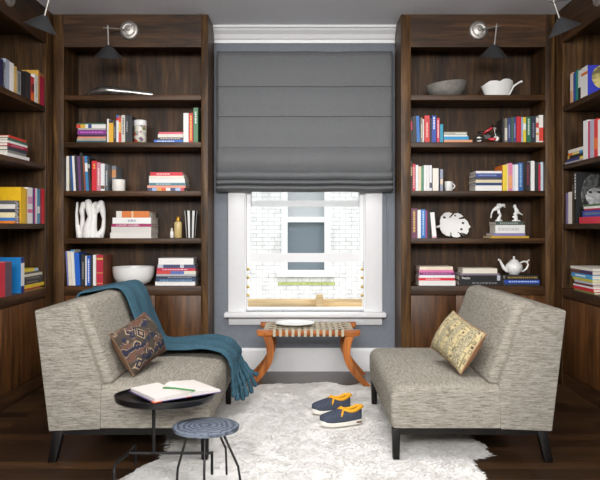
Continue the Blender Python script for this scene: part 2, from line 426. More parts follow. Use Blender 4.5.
def side_case(label, sgn):
    y0, y1 = 2.5, DB - 0.001; Lh = y1 - y0
    # local x runs along the wall (towards the window), local y into the wall
    r = thing('bookcase', label, 'bookcase', (sgn * 1.885, y0, 0), 0, 'built-in bookcases')
    D = 0.37; zt = CZ - 0.001
    def bx(name, l0, l1, q0, q1, z0, z1, mat, **kw):
        xs = sorted((sgn * q0, sgn * q1))
        return MB().box(xs[0], xs[1], l0, l1, z0, z1).build(name, mat, r, **kw)
    stiles = [(0, 0.08), (1.02, 1.1), (Lh - 0.15, Lh)]
    for l0, l1 in stiles: bx('face_stile', l0, l1, 0, 0.022, 0, zt, WZ, bevel=0.002)
    for l0, l1 in ((0, 0.03), (1.045, 1.075), (Lh - 0.149, Lh - 0.12)): bx('side_panel', l0, l1, 0.0221, D, 0, zt, WZ)
    bx('back_panel', 0.031, Lh - 0.1495, D - 0.02, D, 0.08, zt, WB)
    for i0, i1 in ((0.08, 1.02), (1.1, Lh - 0.15)):
        bx('header', i0, i1, 0, 0.022, 2.50, zt, WY)
        bx('top_panel', i0, i1, 0.023, D - 0.021, 2.56, 2.58, WY)
        for a, c in SHELF_S: bx('shelf', i0 + 0.001, i1 - 0.001, 0.003, D - 0.0205, c, a, WY, bevel=0.002)
        bx('base_ledge', i0, i1, -0.002, D - 0.0205, 0.647, LEDGE, WY, bevel=0.002)
        bx('plinth', i0, i1, 0.004, 0.03, 0, 0.1, WY)
        w = (i1 - i0) / 2
        for k in range(2): bx('door', i0 + k * w + 0.002, i0 + (k + 1) * w - 0.002, 0.004, 0.024, 0.104, 0.643, WD, bevel=0.0015)
side_case('dark wood built-in bookcase along the left wall, behind the grey chair with the throw', -1)
side_case('dark wood built-in bookcase along the right wall, behind the grey chair without a throw', 1)

# ------------------------------------------------------------------ books
LABELS = {}
def say(label, suffix):
    s = (label + ' ' + suffix).strip()
    n = len(s.replace('-', ' ').split())
    if not 4 <= n <= 16: print("LONG", n, s)
    if s in LABELS: print("DUP", s)
    LABELS[s] = 1
    return s
GOLD = (214, 178, 92)
def book(t, h, dep, col, flat, label, group, loc, rz=0, lean=0, title=None, bands=(), pages=None, titlespan=(0.2, 0.75), name='book', cover2=None, text=None):
    """t thick, h tall (long when FLAT), dep deep; spine on local -y"""
    b = min(0.003, t * 0.18)
    def ax(p):      # (thick, height, depth) -> local
        return (p[1], p[2], p[0]) if flat else (p[0], p[2], p[1])
    def bx(mb, t0, t1, h0, h1, d0, d1, mi=0):
        a = ax((t0, h0, d0)); c = ax((t1, h1, d1))
        return mb.box(*sorted((a[0], c[0])), *sorted((a[1], c[1])), *sorted((a[2], c[2])), mi)
    to = 0 if flat else -t / 2; ho = -h / 2 if flat else 0
    U = [(to, 0), (to + t, 0), (to + t, dep), (to + t - b, dep), (to + t - b, b), (to + b, b), (to + b, dep), (to, dep)]
    mb = MB(); n = 8
    vs = [ax((u, ho, d)) for u, d in U] + [ax((u, ho + h, d)) for u, d in U]
    fs = [(0, 5, 6, 7), (0, 1, 4, 5), (1, 2, 3, 4), (8, 15, 14, 13), (8, 13, 12, 9), (9, 12, 11, 10)] + [(i, (i + 1) % n, n + (i + 1) % n, n + i) for i in range(n)]
    mb.add(vs, fs)
    if cover2 is not None:
        for k in range(len(mb.f)):
            if mb.f[k] == (7, 0, 8, 15) or mb.f[k] == (1, 2, 10, 9): mb.mi[k] = 1
    o = mb.build(name, [M(col, 0.42)] + ([M(cover2, 0.5)] if cover2 is not None else []))
    o.location = loc; o.rotation_euler = (0, math.radians(lean), rz)
    tag(o, label, 'book', group)
    bx(MB(), to + b, to + t - b, ho + 0.003, ho + h - 0.003, b, dep - 0.004).build('pages', pages or PAGES, o)
    for q0, q1, c in bands:
        bx(MB(), to + 0.0002, to + t - 0.0002, ho + h * q0, ho + h * q1, -0.0006, 0.0001).build('spine_band', M(c, 0.42), o)
    if title is not None:
        # lettering too small to read in the photo: a broken line of strokes along the spine
        mb = MB(); p = titlespan[0]; rr = random.Random(len(label) * 31 + int(t * 1e4))
        while p < titlespan[1]:
            q = min(titlespan[1], p + rr.uniform(0.03, 0.08))
            bx(mb, to + t * 0.32, to + t * 0.68, ho + h * p, ho + h * q, -0.0007, 0.0001); p = q + 0.018
        mb.build('spine_title', M(title, 0.42), o)
    return o

def row_std(d, z, items, suffix, group):
    """standing books on a back shelf; px spans of the spine at depth D, standing on height z"""
    last = -9
    for it in items:
        x0, x1, yt, col, desc = it[:5]; kw = dict(it[5]) if len(it) > 5 else {}
        a, c = PX(x0, d), PX(x1, d)
        a = max(a, last + 0.0006) if not kw.get('lean') else a
        c = max(c, a + 0.004)
        h = PZ(yt, d) - z; lean = kw.pop('lean', 0); dep = kw.pop('dep', R.uniform(0.15, 0.2)); dy = kw.pop('dy', R.uniform(0, 0.012))
        lift = abs(math.sin(math.radians(lean))) * (c - a) / 2
        t = (c - a) * math.cos(math.radians(lean))
        book(t, h / math.cos(math.radians(lean)), dep, col, False, say(desc, suffix), group, ((a + c) / 2, d + dy, z + lift + 0.0005), 0, lean, **kw)
        last = c
def row_flat(d, z, items, suffix, group, depth=0.2):
    """a pile, bottom first; px spans, thickness in px"""
    for it in items:
        x0, x1, tp, col, desc = it[:5]; kw = dict(it[5]) if len(it) > 5 else {}
        a, c = PX(x0, d), PX(x1, d); t = tp * d / F
        dep = kw.pop('dep', depth + R.uniform(-0.015, 0.015)); dy = kw.pop('dy', R.uniform(0, 0.008))
        book(t - 0.0004, c - a, dep, col, True, say(desc, suffix), group, ((a + c) / 2, d + dy, z + 0.0003), 0, 0, **kw)
        z += t
    return z
W, OW, CR = (236, 234, 230), (226, 222, 212), (228, 214, 184)
BK, NV, RD, BL = (26, 26, 28), (34, 44, 84), (206, 30, 44), (28, 98, 190)
DS = 5.295
Z1, Z2, Z3, Z4 = [s[0] for s in SHELF_B]
T = lambda c, a=0.2, b=0.75: {'title': c, 'titlespan': (a, b)}

# --- left of the window
S, G = 'on second shelf left of the window', 'books on the second shelf left of the window'
row_flat(DS, Z2, [
    (76.4, 106, 1.9, (40, 94, 112), 'teal book at the bottom of a mixed pile'),
    (77, 105.6, 2.6, (176, 166, 146), 'beige book in the mixed pile'),
    (77.5, 105.6, 1.6, (226, 138, 116), 'thin salmon book in the mixed pile'),
    (79, 105, 2.0, (50, 26, 54), 'thin dark plum book in the mixed pile'),
    (77.2, 105.8, 4.6, (132, 38, 134), 'thick purple book in the mixed pile', T((190, 110, 190), .1, .9)),
    (78, 105.6, 1.8, (180, 176, 174), 'thin grey book in the mixed pile'),
    (76.2, 105.4, 3.9, (232, 230, 226), 'white book with red-yellow end in mixed pile', {'bands': [(0, .14, (206, 60, 40)), (.14, .3, (222, 178, 50)), (.4, .52, (50, 70, 130))]}),
    (76.8, 104.6, 1.1, (52, 110, 84), 'thin green book on top of the mixed pile')], S, G)
row_std(DS, Z2, [
    (106.6, 108.4, 118.6, W, 'thin white upright book beside the mixed pile'),
    (108.7, 113.2, 120.2, (236, 180, 40), 'yellow upright book', {'bands': [(.88, 1, (40, 40, 60))]}),
    (113.5, 116, 121, (46, 44, 44), 'charcoal upright book next to the yellow one', T((160, 160, 160))),
    (116.2, 118.5, 115, (232, 232, 236), 'slim white upright book with red and blue top', {'bands': [(.8, .9, RD), (.9, 1, (70, 90, 160))]}),
    (118.6, 120.8, 117, (222, 70, 44), 'slim red orange upright book', {'bands': [(.4, .8, (240, 190, 80))]}),
    (121, 124.7, 115, (216, 212, 200), 'off-white upright book', T((90, 90, 90), .3, .9)),
    (125, 128.4, 115.4, (38, 40, 44), 'black upright book with small title', T((150, 150, 150), .4, .8)),
    (128.7, 132, 116, (30, 30, 34), 'plain black upright book beside the patterned canister')], S, G)
row_flat(DS, Z2, [
    (154, 183, 2.8, (32, 104, 196), 'blue book under the small pile', T((220, 226, 236), .1, .7)),
    (158, 183, 2.4, (80, 66, 56), 'dark book in the small pile', T((216, 206, 184), .1, .9)),
    (157.8, 183, 3.4, OW, 'cream book in the small pile', {}),
    (158.6, 182.6, 2.1, (224, 92, 112), 'pink book on top of the small pile', {})], S, G, 0.17)
row_std(DS, Z2, [
    (183.3, 188.4, 113, W, 'white upright book beside the red one'),
    (188.7, 192.7, 113, (208, 34, 44), 'red upright book with yellow title', T((240, 200, 80), .08, .94)),
    (193.3, 197.8, 107.6, (70, 124, 82), 'tall green upright book', T((210, 220, 210), .55, .9))], S, G)

S, G = 'on third shelf left of the window', 'books on the third shelf left of the window'
row_std(DS, Z3, [
    (65.6, 66.2, 157, (150, 190, 220), 'thin pale blue upright book at the row end'),
    (66.3, 68.8, 156, (232, 226, 206), 'cream upright book at the row end'),
    (71.5, 73.2, 156, (32, 84, 150), 'thin blue leaning book beside the cream one', {'lean': -3}),
    (73.3, 75.6, 156, W, 'slim white leaning book', {'lean': -3}),
    (75.8, 78.2, 155, BK, 'black leaning book beside the slim white one', {'lean': -3}),
    (78.4, 81.2, 156, (98, 58, 104), 'purple leaning book', {'lean': -3}),
    (81.4, 84, 152.8, (34, 32, 38), 'tall black leaning book', {'lean': -3}),
    (84.2, 85.6, 156, (150, 74, 50), 'thin brown leaning book', {'lean': -3}),
    (85.8, 88.6, 156, (54, 130, 184), 'blue and white leaning book', {'lean': -3, 'bands': [(.55, .8, W)]}),
    (88.8, 91, 157.5, (36, 36, 38), 'black leaning book with pale label', {'lean': -3, 'bands': [(.68, .8, (170, 172, 170))]}),
    (91.3, 96.2, 160.8, (214, 26, 44), 'bright red upright book', T((240, 170, 80), .74, .92)),
    (96.5, 100.2, 162.3, (206, 132, 146), 'mauve pink upright book', T((240, 220, 210), .2, .8)),
    (100.4, 104.2, 163.6, (236, 236, 238), 'white upright book beside the mauve one', {'bands': [(.08, .2, (120, 80, 70))]}),
    (104.5, 107.8, 164, (92, 96, 102), 'grey upright book', T((190, 190, 190))),
    (108.2, 112.5, 164.6, (120, 124, 130), 'steel grey upright book with orange cover patch', {'dy': 0.1, 'bands': [(.55, .85, (206, 142, 84))]})], S, G)
row_flat(DS, Z3, [
    (147.6, 184, 3.2, (70, 84, 120), 'multicoloured spine book under the pile', {'bands': [(.12, .25, (150, 180, 226)), (.25, .38, (230, 160, 70)), (.38, .5, (232, 90, 46)), (.5, .62, W), (.76, .9, (170, 200, 236)), (.9, 1, (206, 60, 80))]}),
    (147.2, 185.4, 2.4, (240, 158, 132), 'peach book in the pile'),
    (148.8, 185.6, 2.6, (74, 128, 140), 'teal book in the pile', T((190, 210, 214), .2, .6)),
    (148.8, 184.6, 4.1, W, 'thick white book in the pile'),
    (149, 184, 2.9, (234, 228, 214), 'cream white book in the pile', {}),
    (150, 182.5, 3.7, (214, 32, 52), 'red book on top of the pile', T((244, 190, 190), .2, .6))], S, G, 0.24)

S, G = 'on fourth shelf left of the window', 'books on the fourth shelf left of the window'
zt = row_flat(DS, Z4, [
    (110, 151, 5.6, (226, 222, 216), 'pale stone book at the bottom of the pile'),
    (111, 151, 5.8, (216, 212, 206), 'light grey book second from bottom of the pile'),
    (111.3, 151, 3.1, (166, 34, 92), 'magenta book with white lettering in the pile', {}),
    (112.4, 151, 6.1, (240, 239, 236), 'white book under the orange one', T((170, 176, 190), .4, .62)),
    (116, 149, 6.6, (214, 118, 44), 'orange book with white end topping the pile', {'bands': [(0, .17, (226, 222, 214)), (.46, .52, (226, 190, 150))]})], S, G, 0.27)
S, G = 'on bottom shelf left of the window', 'books on the bottom shelf left of the window'
row_std(DS, LEDGE, [
    (67.2, 68.7, 251, (112, 116, 180), 'thin lavender blue leaning book at the row end', {'lean': -3}),
    (68.8, 72, 251.5, (226, 218, 198), 'cream leaning book beside the lavender one', {'lean': -3}),
    (72.2, 75.2, 250, (232, 228, 222), 'white leaning book with blue top', {'lean': -3, 'bands': [(.95, 1, (60, 150, 200))]}),
    (75.6, 80.4, 253, (26, 98, 200), 'thick bright blue leaning book', {'lean': -3}),
    (80.8, 84.8, 254, (38, 38, 42), 'black upright book beside the bright blue one', T((140, 140, 140))),
    (85, 86.3, 256, W, 'thin white upright book between black and blue ones'),
    (86.5, 90, 256, (40, 92, 190), 'blue upright book with white title', T((226, 230, 240), .1, .9)),
    (90.2, 92.8, 257, (40, 40, 42), 'narrow black upright book'),
    (93, 95.8, 255, (238, 236, 232), 'white upright book beside the red one'),
    (96.1, 102.7, 255, (186, 26, 56), 'thick crimson upright book with terracotta cover', {'cover2': (158, 88, 68), 'bands': [(.84, .9, GOLD), (.4, .42, GOLD), (.06, .08, GOLD)], 'dep': 0.23})], S, G)
row_flat(DS, LEDGE, [
    (155, 195, 4, W, 'white book at the bottom of the pile'),
    (155.8, 195.8, 2.8, (40, 70, 108), 'dark blue book in the pile', T((120, 170, 210), .1, .9)),
    (155.8, 195.2, 2.6, (44, 54, 74), 'slate navy book in the pile', T((150, 150, 160), .3, .9)),
    (156.4, 195.6, 2.0, (176, 178, 186), 'grey book in the pile'),
    (156.6, 195.8, 3.2, (206, 66, 56), 'orange red and blue book in the pile', {'bands': [(.35, .7, (90, 110, 180)), (.7, 1, (224, 220, 200))]}),
    (156.8, 195, 3, (196, 34, 66), 'crimson book in the pile', T((230, 200, 210), .15, .8)),
    (157.6, 195, 3.4, (60, 70, 108), 'navy and silver book under the white box', {'bands': [(0, .15, (190, 194, 204)), (.6, .7, (190, 194, 204))]}),
    (158.4, 193.4, 6.4, (238, 236, 230), 'thick white book topping the pile')], S, G, 0.2)

# --- right of the window
S, G = 'on second shelf right of the window', 'books on the second shelf right of the window'
row_std(DS, Z2, [
    (411.5, 413.2, 117.4, (36, 32, 36), 'black leaning book with pink label', {'lean': -2, 'bands': [(.5, .85, (214, 40, 96))]}),
    (413.4, 416.8, 116.2, (30, 30, 32), 'black leaning book beside the pink labelled one', {'lean': -2}),
    (417, 420.2, 116, (44, 110, 186), 'blue leaning book', {'lean': -2}),
    (420.5, 422.6, 117.6, (128, 122, 110), 'olive grey upright book', T((220, 214, 196))),
    (422.8, 424.2, 119, W, 'thin white upright book beside the big red one'),
    (424.6, 429.8, 115.4, (210, 54, 56), 'thick red upright book', T((240, 180, 170))),
    (430, 431.8, 118, (32, 32, 36), 'thin black upright book'),
    (432, 436.2, 115.6, (40, 78, 170), 'royal blue upright book with white title', T((230, 232, 240), .5, .95)),
    (436.8, 439.6, 118, (212, 56, 78), 'slim red upright book', T((244, 220, 220), .2, .9)),
    (440.2, 443.4, 124, (40, 152, 182), 'short turquoise upright book')], S, G)
row_flat(DS, Z2, [
    (443.9, 472.4, 2.8, (222, 156, 112), 'peach book at the bottom of the small pile'),
    (444, 468.8, 3.4, (40, 150, 204), 'bright cyan book in the small pile', {'dy': 0.002}),
    (444, 467.6, 1.4, W, 'thin white book in the small pile'),
    (444.2, 467.2, 3.2, (172, 172, 156), 'grey green book on top of the small pile', T((230, 230, 220), .5, .95))], S, G, 0.17)
row_std(DS, Z2, [
    (502.6, 504.8, 118.6, (44, 40, 42), 'dark upright book beside the model vehicle'),
    (505, 507.6, 118, (126, 122, 104), 'olive upright book', {'bands': [(.1, .6, (214, 210, 196))]}),
    (508, 511.2, 118, (50, 62, 110), 'navy upright book beside the olive one', T((150, 160, 190))),
    (511.4, 513.8, 117, (62, 96, 84), 'slim sage green upright book'),
    (514, 516.6, 117, (66, 66, 132), 'indigo upright book', T((170, 170, 210))),
    (516.9, 521.6, 116.4, (200, 36, 46), 'wide red upright book beside the indigo one', {}),
    (521.8, 523.2, 117, (150, 186, 222), 'thin light blue upright book'),
    (523.4, 526.2, 117, (236, 206, 64), 'yellow upright book', {'bands': [(.5, .75, W)]}),
    (526.6, 530.8, 117, (34, 110, 78), 'green upright book', T((210, 224, 210), .3, .95)),
    (531.2, 536, 116, (38, 42, 62), 'dark navy upright book', T((120, 124, 140))),
    (536.4, 539, 117.6, (232, 226, 216), 'white upright book with red dots', {'bands': [(.6, .8, (206, 60, 60)), (.3, .4, (216, 160, 80))]}),
    (539.3, 543.4, 115, (238, 234, 226), 'white upright book with red lower spine', {'bands': [(.06, .55, (222, 66, 52))]})], S, G)

S, G = 'on third shelf right of the window', 'books on the third shelf right of the window'
row_std(DS, Z3, [
    (410.4, 412.4, 160.8, (46, 44, 40), 'black upright book with cream label', {'bands': [(.5, .8, (190, 182, 140))]}),
    (412.6, 415.5, 163.8, (196, 40, 54), 'red upright book', T((240, 190, 190), .1, .9)),
    (415.8, 418.3, 165, (226, 232, 234), 'pale blue white upright book'),
    (418.5, 421.2, 166.4, (226, 208, 176), 'tan cream upright book'),
    (421.4, 423.9, 166, (86, 140, 112), 'green upright book'),
    (424.1, 426.6, 165.2, (238, 236, 234), 'white upright book next to the green one'),
    (426.8, 429.5, 165.2, (230, 228, 226), 'white upright book, second after the green one'),
    (429.7, 432, 165.2, (228, 228, 232), 'white upright book with dark spine foot', {'bands': [(.12, .32, (70, 74, 90))]}),
    (432.9, 438.8, 168.2, (236, 230, 218), 'thick ivory upright book'),
    (440.4, 443.1, 169.2, (150, 156, 176), 'grey blue upright book beside the mug', {'bands': [(.3, .55, (226, 206, 180))]})], S, G)
row_flat(DS, Z3, [
    (475.6, 502, 5.6, (238, 236, 232), 'thick white book at the bottom of the pile'),
    (475.8, 502, 2.7, (34, 58, 104), 'dark navy book in the pile'),
    (475.8, 502, 3.0, (224, 210, 176), 'cream book in the pile'),
    (475.8, 502, 2.4, (70, 70, 74), 'charcoal book in the pile'),
    (475.8, 502, 4.0, (54, 74, 140), 'blue book in the pile', T((130, 150, 200), .1, .8)),
    (476, 501.8, 2.3, (238, 236, 232), 'white book topping the pile')], S, G, 0.22)
row_std(DS, Z3, [
    (502.6, 507, 165, (236, 206, 60), 'yellow upright book with orange cover', {'cover2': (236, 122, 40), 'dep': 0.22, 'dy': 0}),
    (507.2, 508.6, 164, (240, 232, 200), 'thin pale cream upright book'),
    (508.8, 512.6, 163, (224, 130, 164), 'pink upright book', {'bands': [(.1, .55, (234, 160, 110))]}),
    (512.8, 514.6, 164.6, (220, 214, 226), 'thin lilac white upright book'),
    (514.8, 518.2, 164.6, (240, 240, 240), 'white upright book beside the blue one'),
    (518.5, 523.3, 162.6, (52, 98, 164), 'blue upright book', T((150, 190, 220), .15, .95)),
    (523.6, 526.1, 162, (26, 26, 28), 'black upright book next to the blue one'),
    (526.4, 530.4, 162, (42, 32, 38), 'black upright book with red lettering', T((140, 40, 60), .2, .9)),
    (531, 534.6, 161, (238, 236, 232), 'white upright book between two dark ones'),
    (535, 538.6, 162.4, (40, 42, 44), 'charcoal upright book near the right end'),
    (538.9, 540.8, 164, (196, 34, 64), 'crimson upright book'),
    (541, 543.4, 162, (196, 212, 224), 'pale blue upright book at the right end')], S, G)

S, G = 'on fourth shelf right of the window', 'books on the fourth shelf right of the window'
row_std(DS, Z4, [
    (411.4, 417.4, 208.4, (112, 56, 84), 'maroon upright book with gold lettering', T(GOLD, .2, .92)),
    (417.7, 421, 210, W, 'white upright book beside the maroon one'),
    (421.2, 425.8, 209.4, (36, 112, 186), 'blue upright book', T((170, 200, 226), .1, .95)),
    (426, 427.3, 210.4, (170, 60, 120), 'thin magenta upright book'),
    (427.5, 430, 211.4, (34, 32, 34), 'black upright book'),
    (432.4, 436.6, 212.6, (240, 238, 236), 'white leaning book beside the leaf dish', {'lean': -5, 'bands': [(0.01, .06, (220, 140, 160))]})], S, G)
ztb = row_flat(DS, Z4, [
    (490.8, 529, 2.2, (196, 156, 44), 'mustard gold book at the bottom of the pile', {'dep': 0.24}),
    (493.7, 525.6, 2.8, (134, 126, 176), 'lavender book in the pile', {'dep': 0.23}),
    (495.6, 525, 8.2, (232, 230, 226), 'thick white book in the pile', T((200, 200, 200), .1, .8)),
    (495.8, 524, 3.7, (66, 80, 72), 'dark green book under the porcelain birds', T((150, 160, 150), .15, .8))], S, G, 0.19)

S, G = 'on bottom shelf right of the window', 'books on the bottom shelf right of the window'
row_flat(DS, LEDGE, [
    (419, 455.6, 5, W, 'white book at the bottom of the striped pile'),
    (418.8, 454.8, 2.7, (220, 36, 56), 'bright red book in the striped pile', T((250, 200, 200), .2, .6)),
    (419, 455, 2.8, (240, 236, 238), 'white book above the red one'),
    (419.6, 454.6, 2.6, (130, 36, 110), 'purple book in the striped pile', T((190, 130, 180), .1, .9)),
    (419.4, 453.6, 2.6, (222, 124, 170), 'pink book in the striped pile'),
    (419.8, 453, 3.2, (236, 220, 196), 'cream book topping the striped pile')], S, G, 0.19)
zbb = row_flat(DS, LEDGE, [
    (459, 503.6, 5, (28, 27, 28), 'black book with grey lettering under another black one', T((110, 110, 110), .3, .85)),
    (459.4, 503.4, 5.2, (24, 23, 24), 'black boxed book with white lettering and pale square', {'bands': [(.86, .93, (190, 196, 208))]}),
    (460, 500, 2, (128, 116, 128), 'grey mauve book under the long cream one'),
    (462.8, 497.4, 5.0, (234, 226, 208), 'long cream book on top of the black ones')], S, G, 0.19)
ztt = row_flat(DS, LEDGE, [
    (505.2, 540, 2.0, (40, 46, 54), 'thin dark book under the blue one'),
    (504.8, 540, 3.8, (34, 72, 170), 'blue book with white title below the teapot', T((170, 190, 230), .12, .96)),
    (505.2, 538.6, 4.6, (26, 24, 26), 'black book with gold lettering below the teapot', T((150, 124, 60), .08, .96))], S, G, 0.19)

# lettering that can be read on two spines
def text_mesh(body, size, font_scale=1.0):
    cu = bpy.data.curves.new('lettering', 'FONT'); cu.body = body; cu.size = size; cu.extrude = 0.0003
    cu.align_x = 'CENTER'; cu.align_y = 'CENTER'
    ob = bpy.data.objects.new('lettering', cu); C.objects.link(ob)
    me = bpy.data.meshes.new_from_object(ob.evaluated_get(bpy.context.evaluated_depsgraph_get()))
    bpy.data.objects.remove(ob); return me
def find(label_start):
    for ob in bpy.data.objects:
        if str(ob.get('label', '')).startswith(label_start): return ob
def letter(parent, body, size, x, z, col, y=-0.0008, sx=1.0, name='spine_lettering'):
    me = text_mesh(body, size); me.materials.append(M(col, 0.4))
    ob = bpy.data.objects.new(name, me); C.objects.link(ob); ob.parent = parent
    ob.location = (x, y, z); ob.rotation_euler = (PI / 2, 0, 0); ob.scale = (sx, 1, 1)
letter(find('magenta book with white lettering'), 'LUXURY HOUSES', 0.022, -0.028, 0.0115, (240, 225, 232))
bb = find('black boxed book'); letter(bb, 'Beatles', 0.026, -0.115, 0.0195, (235, 232, 228), sx=0.85)

# --- side walls
def side_std(sgn, z, items, suffix, group):
    Xs = 1.89
    for it in items:
        x0, x1, yt, col, desc = it[:5]; kw = dict(it[5]) if len(it) > 5 else {}
        ds = sorted(Xs * F / abs(p - VX) for p in (x0, x1))
        a, c = ds[0] + 0.0006, ds[1] - 0.0006
        dm = Xs * F / abs((x0 + x1) / 2 - VX)
        h = PZ(yt, dm) - z; dep = kw.pop('dep', R.uniform(0.17, 0.21))
        book(c - a, h, dep, col, False, say(desc, suffix), group, (sgn * Xs, (a + c) / 2, z + 0.0005), PI / 2 if sgn < 0 else -PI / 2, 0, **kw)
def side_flat(sgn, z, items, suffix, group, depth=0.22, Xs=1.892):
    for it in items:
        x0, x1, tp, col, desc = it[:5]; kw = dict(it[5]) if len(it) > 5 else {}
        ds = sorted(Xs * F / abs(p - VX) for p in (x0, x1)); a, c = ds
        t = tp * (sum(ds) / 2) / F; dep = kw.pop('dep', depth + R.uniform(-0.01, 0.01)); dx = kw.pop('dx', R.uniform(0, 0.002))
        book(t - 0.0004, c - a, dep, col, True, say(desc, suffix), group, (sgn * (Xs + dx), (a + c) / 2, z + 0.0003), PI / 2 if sgn < 0 else -PI / 2, 0, **kw)
        z += t
    return z
ZS1, ZS2, ZS3 = [s[0] for s in SHELF_S]
def mono_mat(name, scale, a, c, lo=.42, hi=.56):
    m, nt, b = base_mat(name); f = noise_tex(nt, mapping(nt, (1, 1, 1), False), scale, 3, 0.6)
    nt.links.new(ramp(nt, f, [(lo, lin(a)), (hi, lin(c))]), b.inputs['Base Color']); b.inputs['Roughness'].default_value = 0.4
    return m
dL = lambda px, Xs=1.89: Xs * F / abs(px - VX)

S, G = 'on top shelf of the left wall', 'books on the top shelf of the left wall'
side_std(-1, ZS1, [
    (-7, 3.4, 57, (40, 36, 72), 'dark navy book cut by the photo edge'),
    (3.7, 5.4, 62, (92, 92, 92), 'thin speckled grey book', T((190, 190, 190), .1, .7)),
    (5.6, 9.5, 59.6, (160, 168, 184), 'tall blue grey upright book'),
    (9.8, 13.8, 62.8, (236, 232, 228), 'white upright book beside the blue grey one'),
    (14.1, 16.9, 66.4, (206, 172, 104), 'tan upright book'),
    (17.2, 20.8, 71.4, (150, 152, 150), 'grey mottled upright book', T((60, 60, 60), .1, .9)),
    (21, 25.9, 71.4, (38, 38, 40), 'black upright book beside the mottled one'),
    (26.1, 30.8, 72.4, (48, 48, 50), 'charcoal upright book beside the red and orange one'),
    (31.1, 34.2, 77, (206, 44, 62), 'red and orange upright book', {'bands': [(0, .32, (232, 110, 40)), (.4, .7, (110, 50, 44))]}),
    (34.5, 37.9, 75, (236, 234, 228), 'white upright book between red ones', T((190, 190, 190))),
    (38.1, 39.4, 70.4, (206, 160, 70), 'thin gold upright book'),
    (39.7, 44.4, 73.6, (172, 30, 66), 'crimson upright book at the corner end', {'bands': [(.9, 1, (150, 110, 50))]})], S, G)
S, G = 'on second shelf of the left wall', 'books on the second shelf of the left wall'
side_flat(-1, ZS2, [
    (7.2, 29.6, 3.4, (238, 234, 230), 'large white book under the pile', {'dep': 0.26}),
    (8, 26.4, 2.6, (130, 130, 126), 'grey book in the pile'),
    (8, 27.2, 3.8, (58, 60, 70), 'dark slate book in the pile'),
    (8, 27.6, 3.2, (168, 32, 60), 'crimson book in the pile', T((210, 120, 140), .2, .8)),
    (8, 27.6, 2.3, (236, 234, 230), 'white book in the pile', {}),
    (8.2, 27.4, 2.8, (52, 100, 80), 'green book under the red one'),
    (9, 26.6, 2.4, (208, 52, 38), 'red book topping the pile')], S, G)
S, G = 'on third shelf of the left wall', 'books on the third shelf of the left wall'
ALB = mono_mat('mono_print', 26, (34, 34, 36), (214, 214, 214))
z_ = ZS3
for tp_, col, desc, kw in [
    (2.6, (226, 128, 40), 'orange book at the bottom of the low pile', {}),
    (3.2, (60, 120, 190), 'blue book in the low pile', {'bands': [(.2, .5, (150, 190, 230))]}),
    (5.2, (238, 224, 180), 'cream book in the low pile', {}),
    (3.6, (60, 62, 70), 'dark slate book in the low pile', {'bands': [(.1, .5, (206, 110, 60))]}),
    (4.6, (226, 222, 216), 'pale book in the low pile', {}),
    (3.8, (96, 96, 98), 'grey book topping the low pile', {'bands': [(.2, .5, (150, 150, 150))]})]:
    t_ = tp_ * 4.58 / F
    book(t_ - 0.0004, 0.2, 0.082, col, True, say(desc, S), G, (-1.992 + R.uniform(0, 0.002), 4.58, z_ + 0.0003), 0, 0, pages=ALB, **kw); z_ += t_
side_std(-1, ZS3, [
    (20.8, 25, 187.4, (232, 184, 20), 'large yellow book standing behind the low pile', {'dep': 0.25}),
    (25.2, 27.4, 188.8, (206, 168, 70), 'gold upright book'),
    (27.7, 32.6, 187.6, (236, 232, 228), 'thick white upright book', {'bands': [(.3, .4, (220, 110, 150)), (.55, .75, (220, 160, 190))]}),
    (32.9, 34.1, 188, (70, 66, 130), 'thin violet upright book'),
    (34.2, 35.4, 188.4, (190, 40, 110), 'thin magenta upright book'),
    (35.6, 37.1, 188.4, (232, 230, 232), 'thin white upright book beside the magenta one'),
    (37.3, 39.9, 189, (82, 150, 182), 'light teal upright book', {'bands': [(.3, .5, W)]}),
    (40.2, 41.8, 189, (150, 40, 70), 'thin wine red upright book'),
    (42, 44.5, 189, (216, 34, 44), 'bright red upright book at the corner end')], S, G)
S, G = 'on bottom shelf of the left wall', 'books on the bottom shelf of the left wall'
side_std(-1, LEDGE, [
    (5, 11.8, 262, (168, 40, 54), 'red mauve-spined book before the large blue one', {'bands': [(0, 1, (96, 74, 84))], 'dep': 0.22}),
    (20.9, 24.3, 257.6, (24, 122, 190), 'large blue book with white spine and navy ends', {'bands': [(0, .2, (44, 48, 120)), (.2, .84, (236, 234, 232)), (.84, 1, (44, 48, 120))], 'dep': 0.27})], S, G)
side_flat(-1, LEDGE, [
    (24.6, 43, 1.6, (150, 120, 50), 'olive gold book at the bottom of the pile'),
    (24.6, 40, 1.5, (178, 34, 54), 'thin crimson book in the pile'),
    (24.6, 44.2, 3.6, (236, 200, 40), 'yellow book low in the pile', {}),
    (24.8, 43.4, 4.2, (40, 38, 36), 'black book in the pile', T((120, 110, 90), .1, .7)),
    (24.8, 43, 3.6, (54, 50, 46), 'dark brown book in the pile', T((130, 120, 100), .1, .8)),
    (24.8, 42.4, 2.6, (222, 214, 190), 'cream book in the pile', {}),
    (24.8, 40, 2.0, (90, 86, 80), 'grey book in the pile'),
    (24.8, 38.4, 2.8, (234, 208, 50), 'yellow book with light blue end topping the pile', {'bands': [(.72, 1, (170, 200, 226))]})], S, G, 0.2)

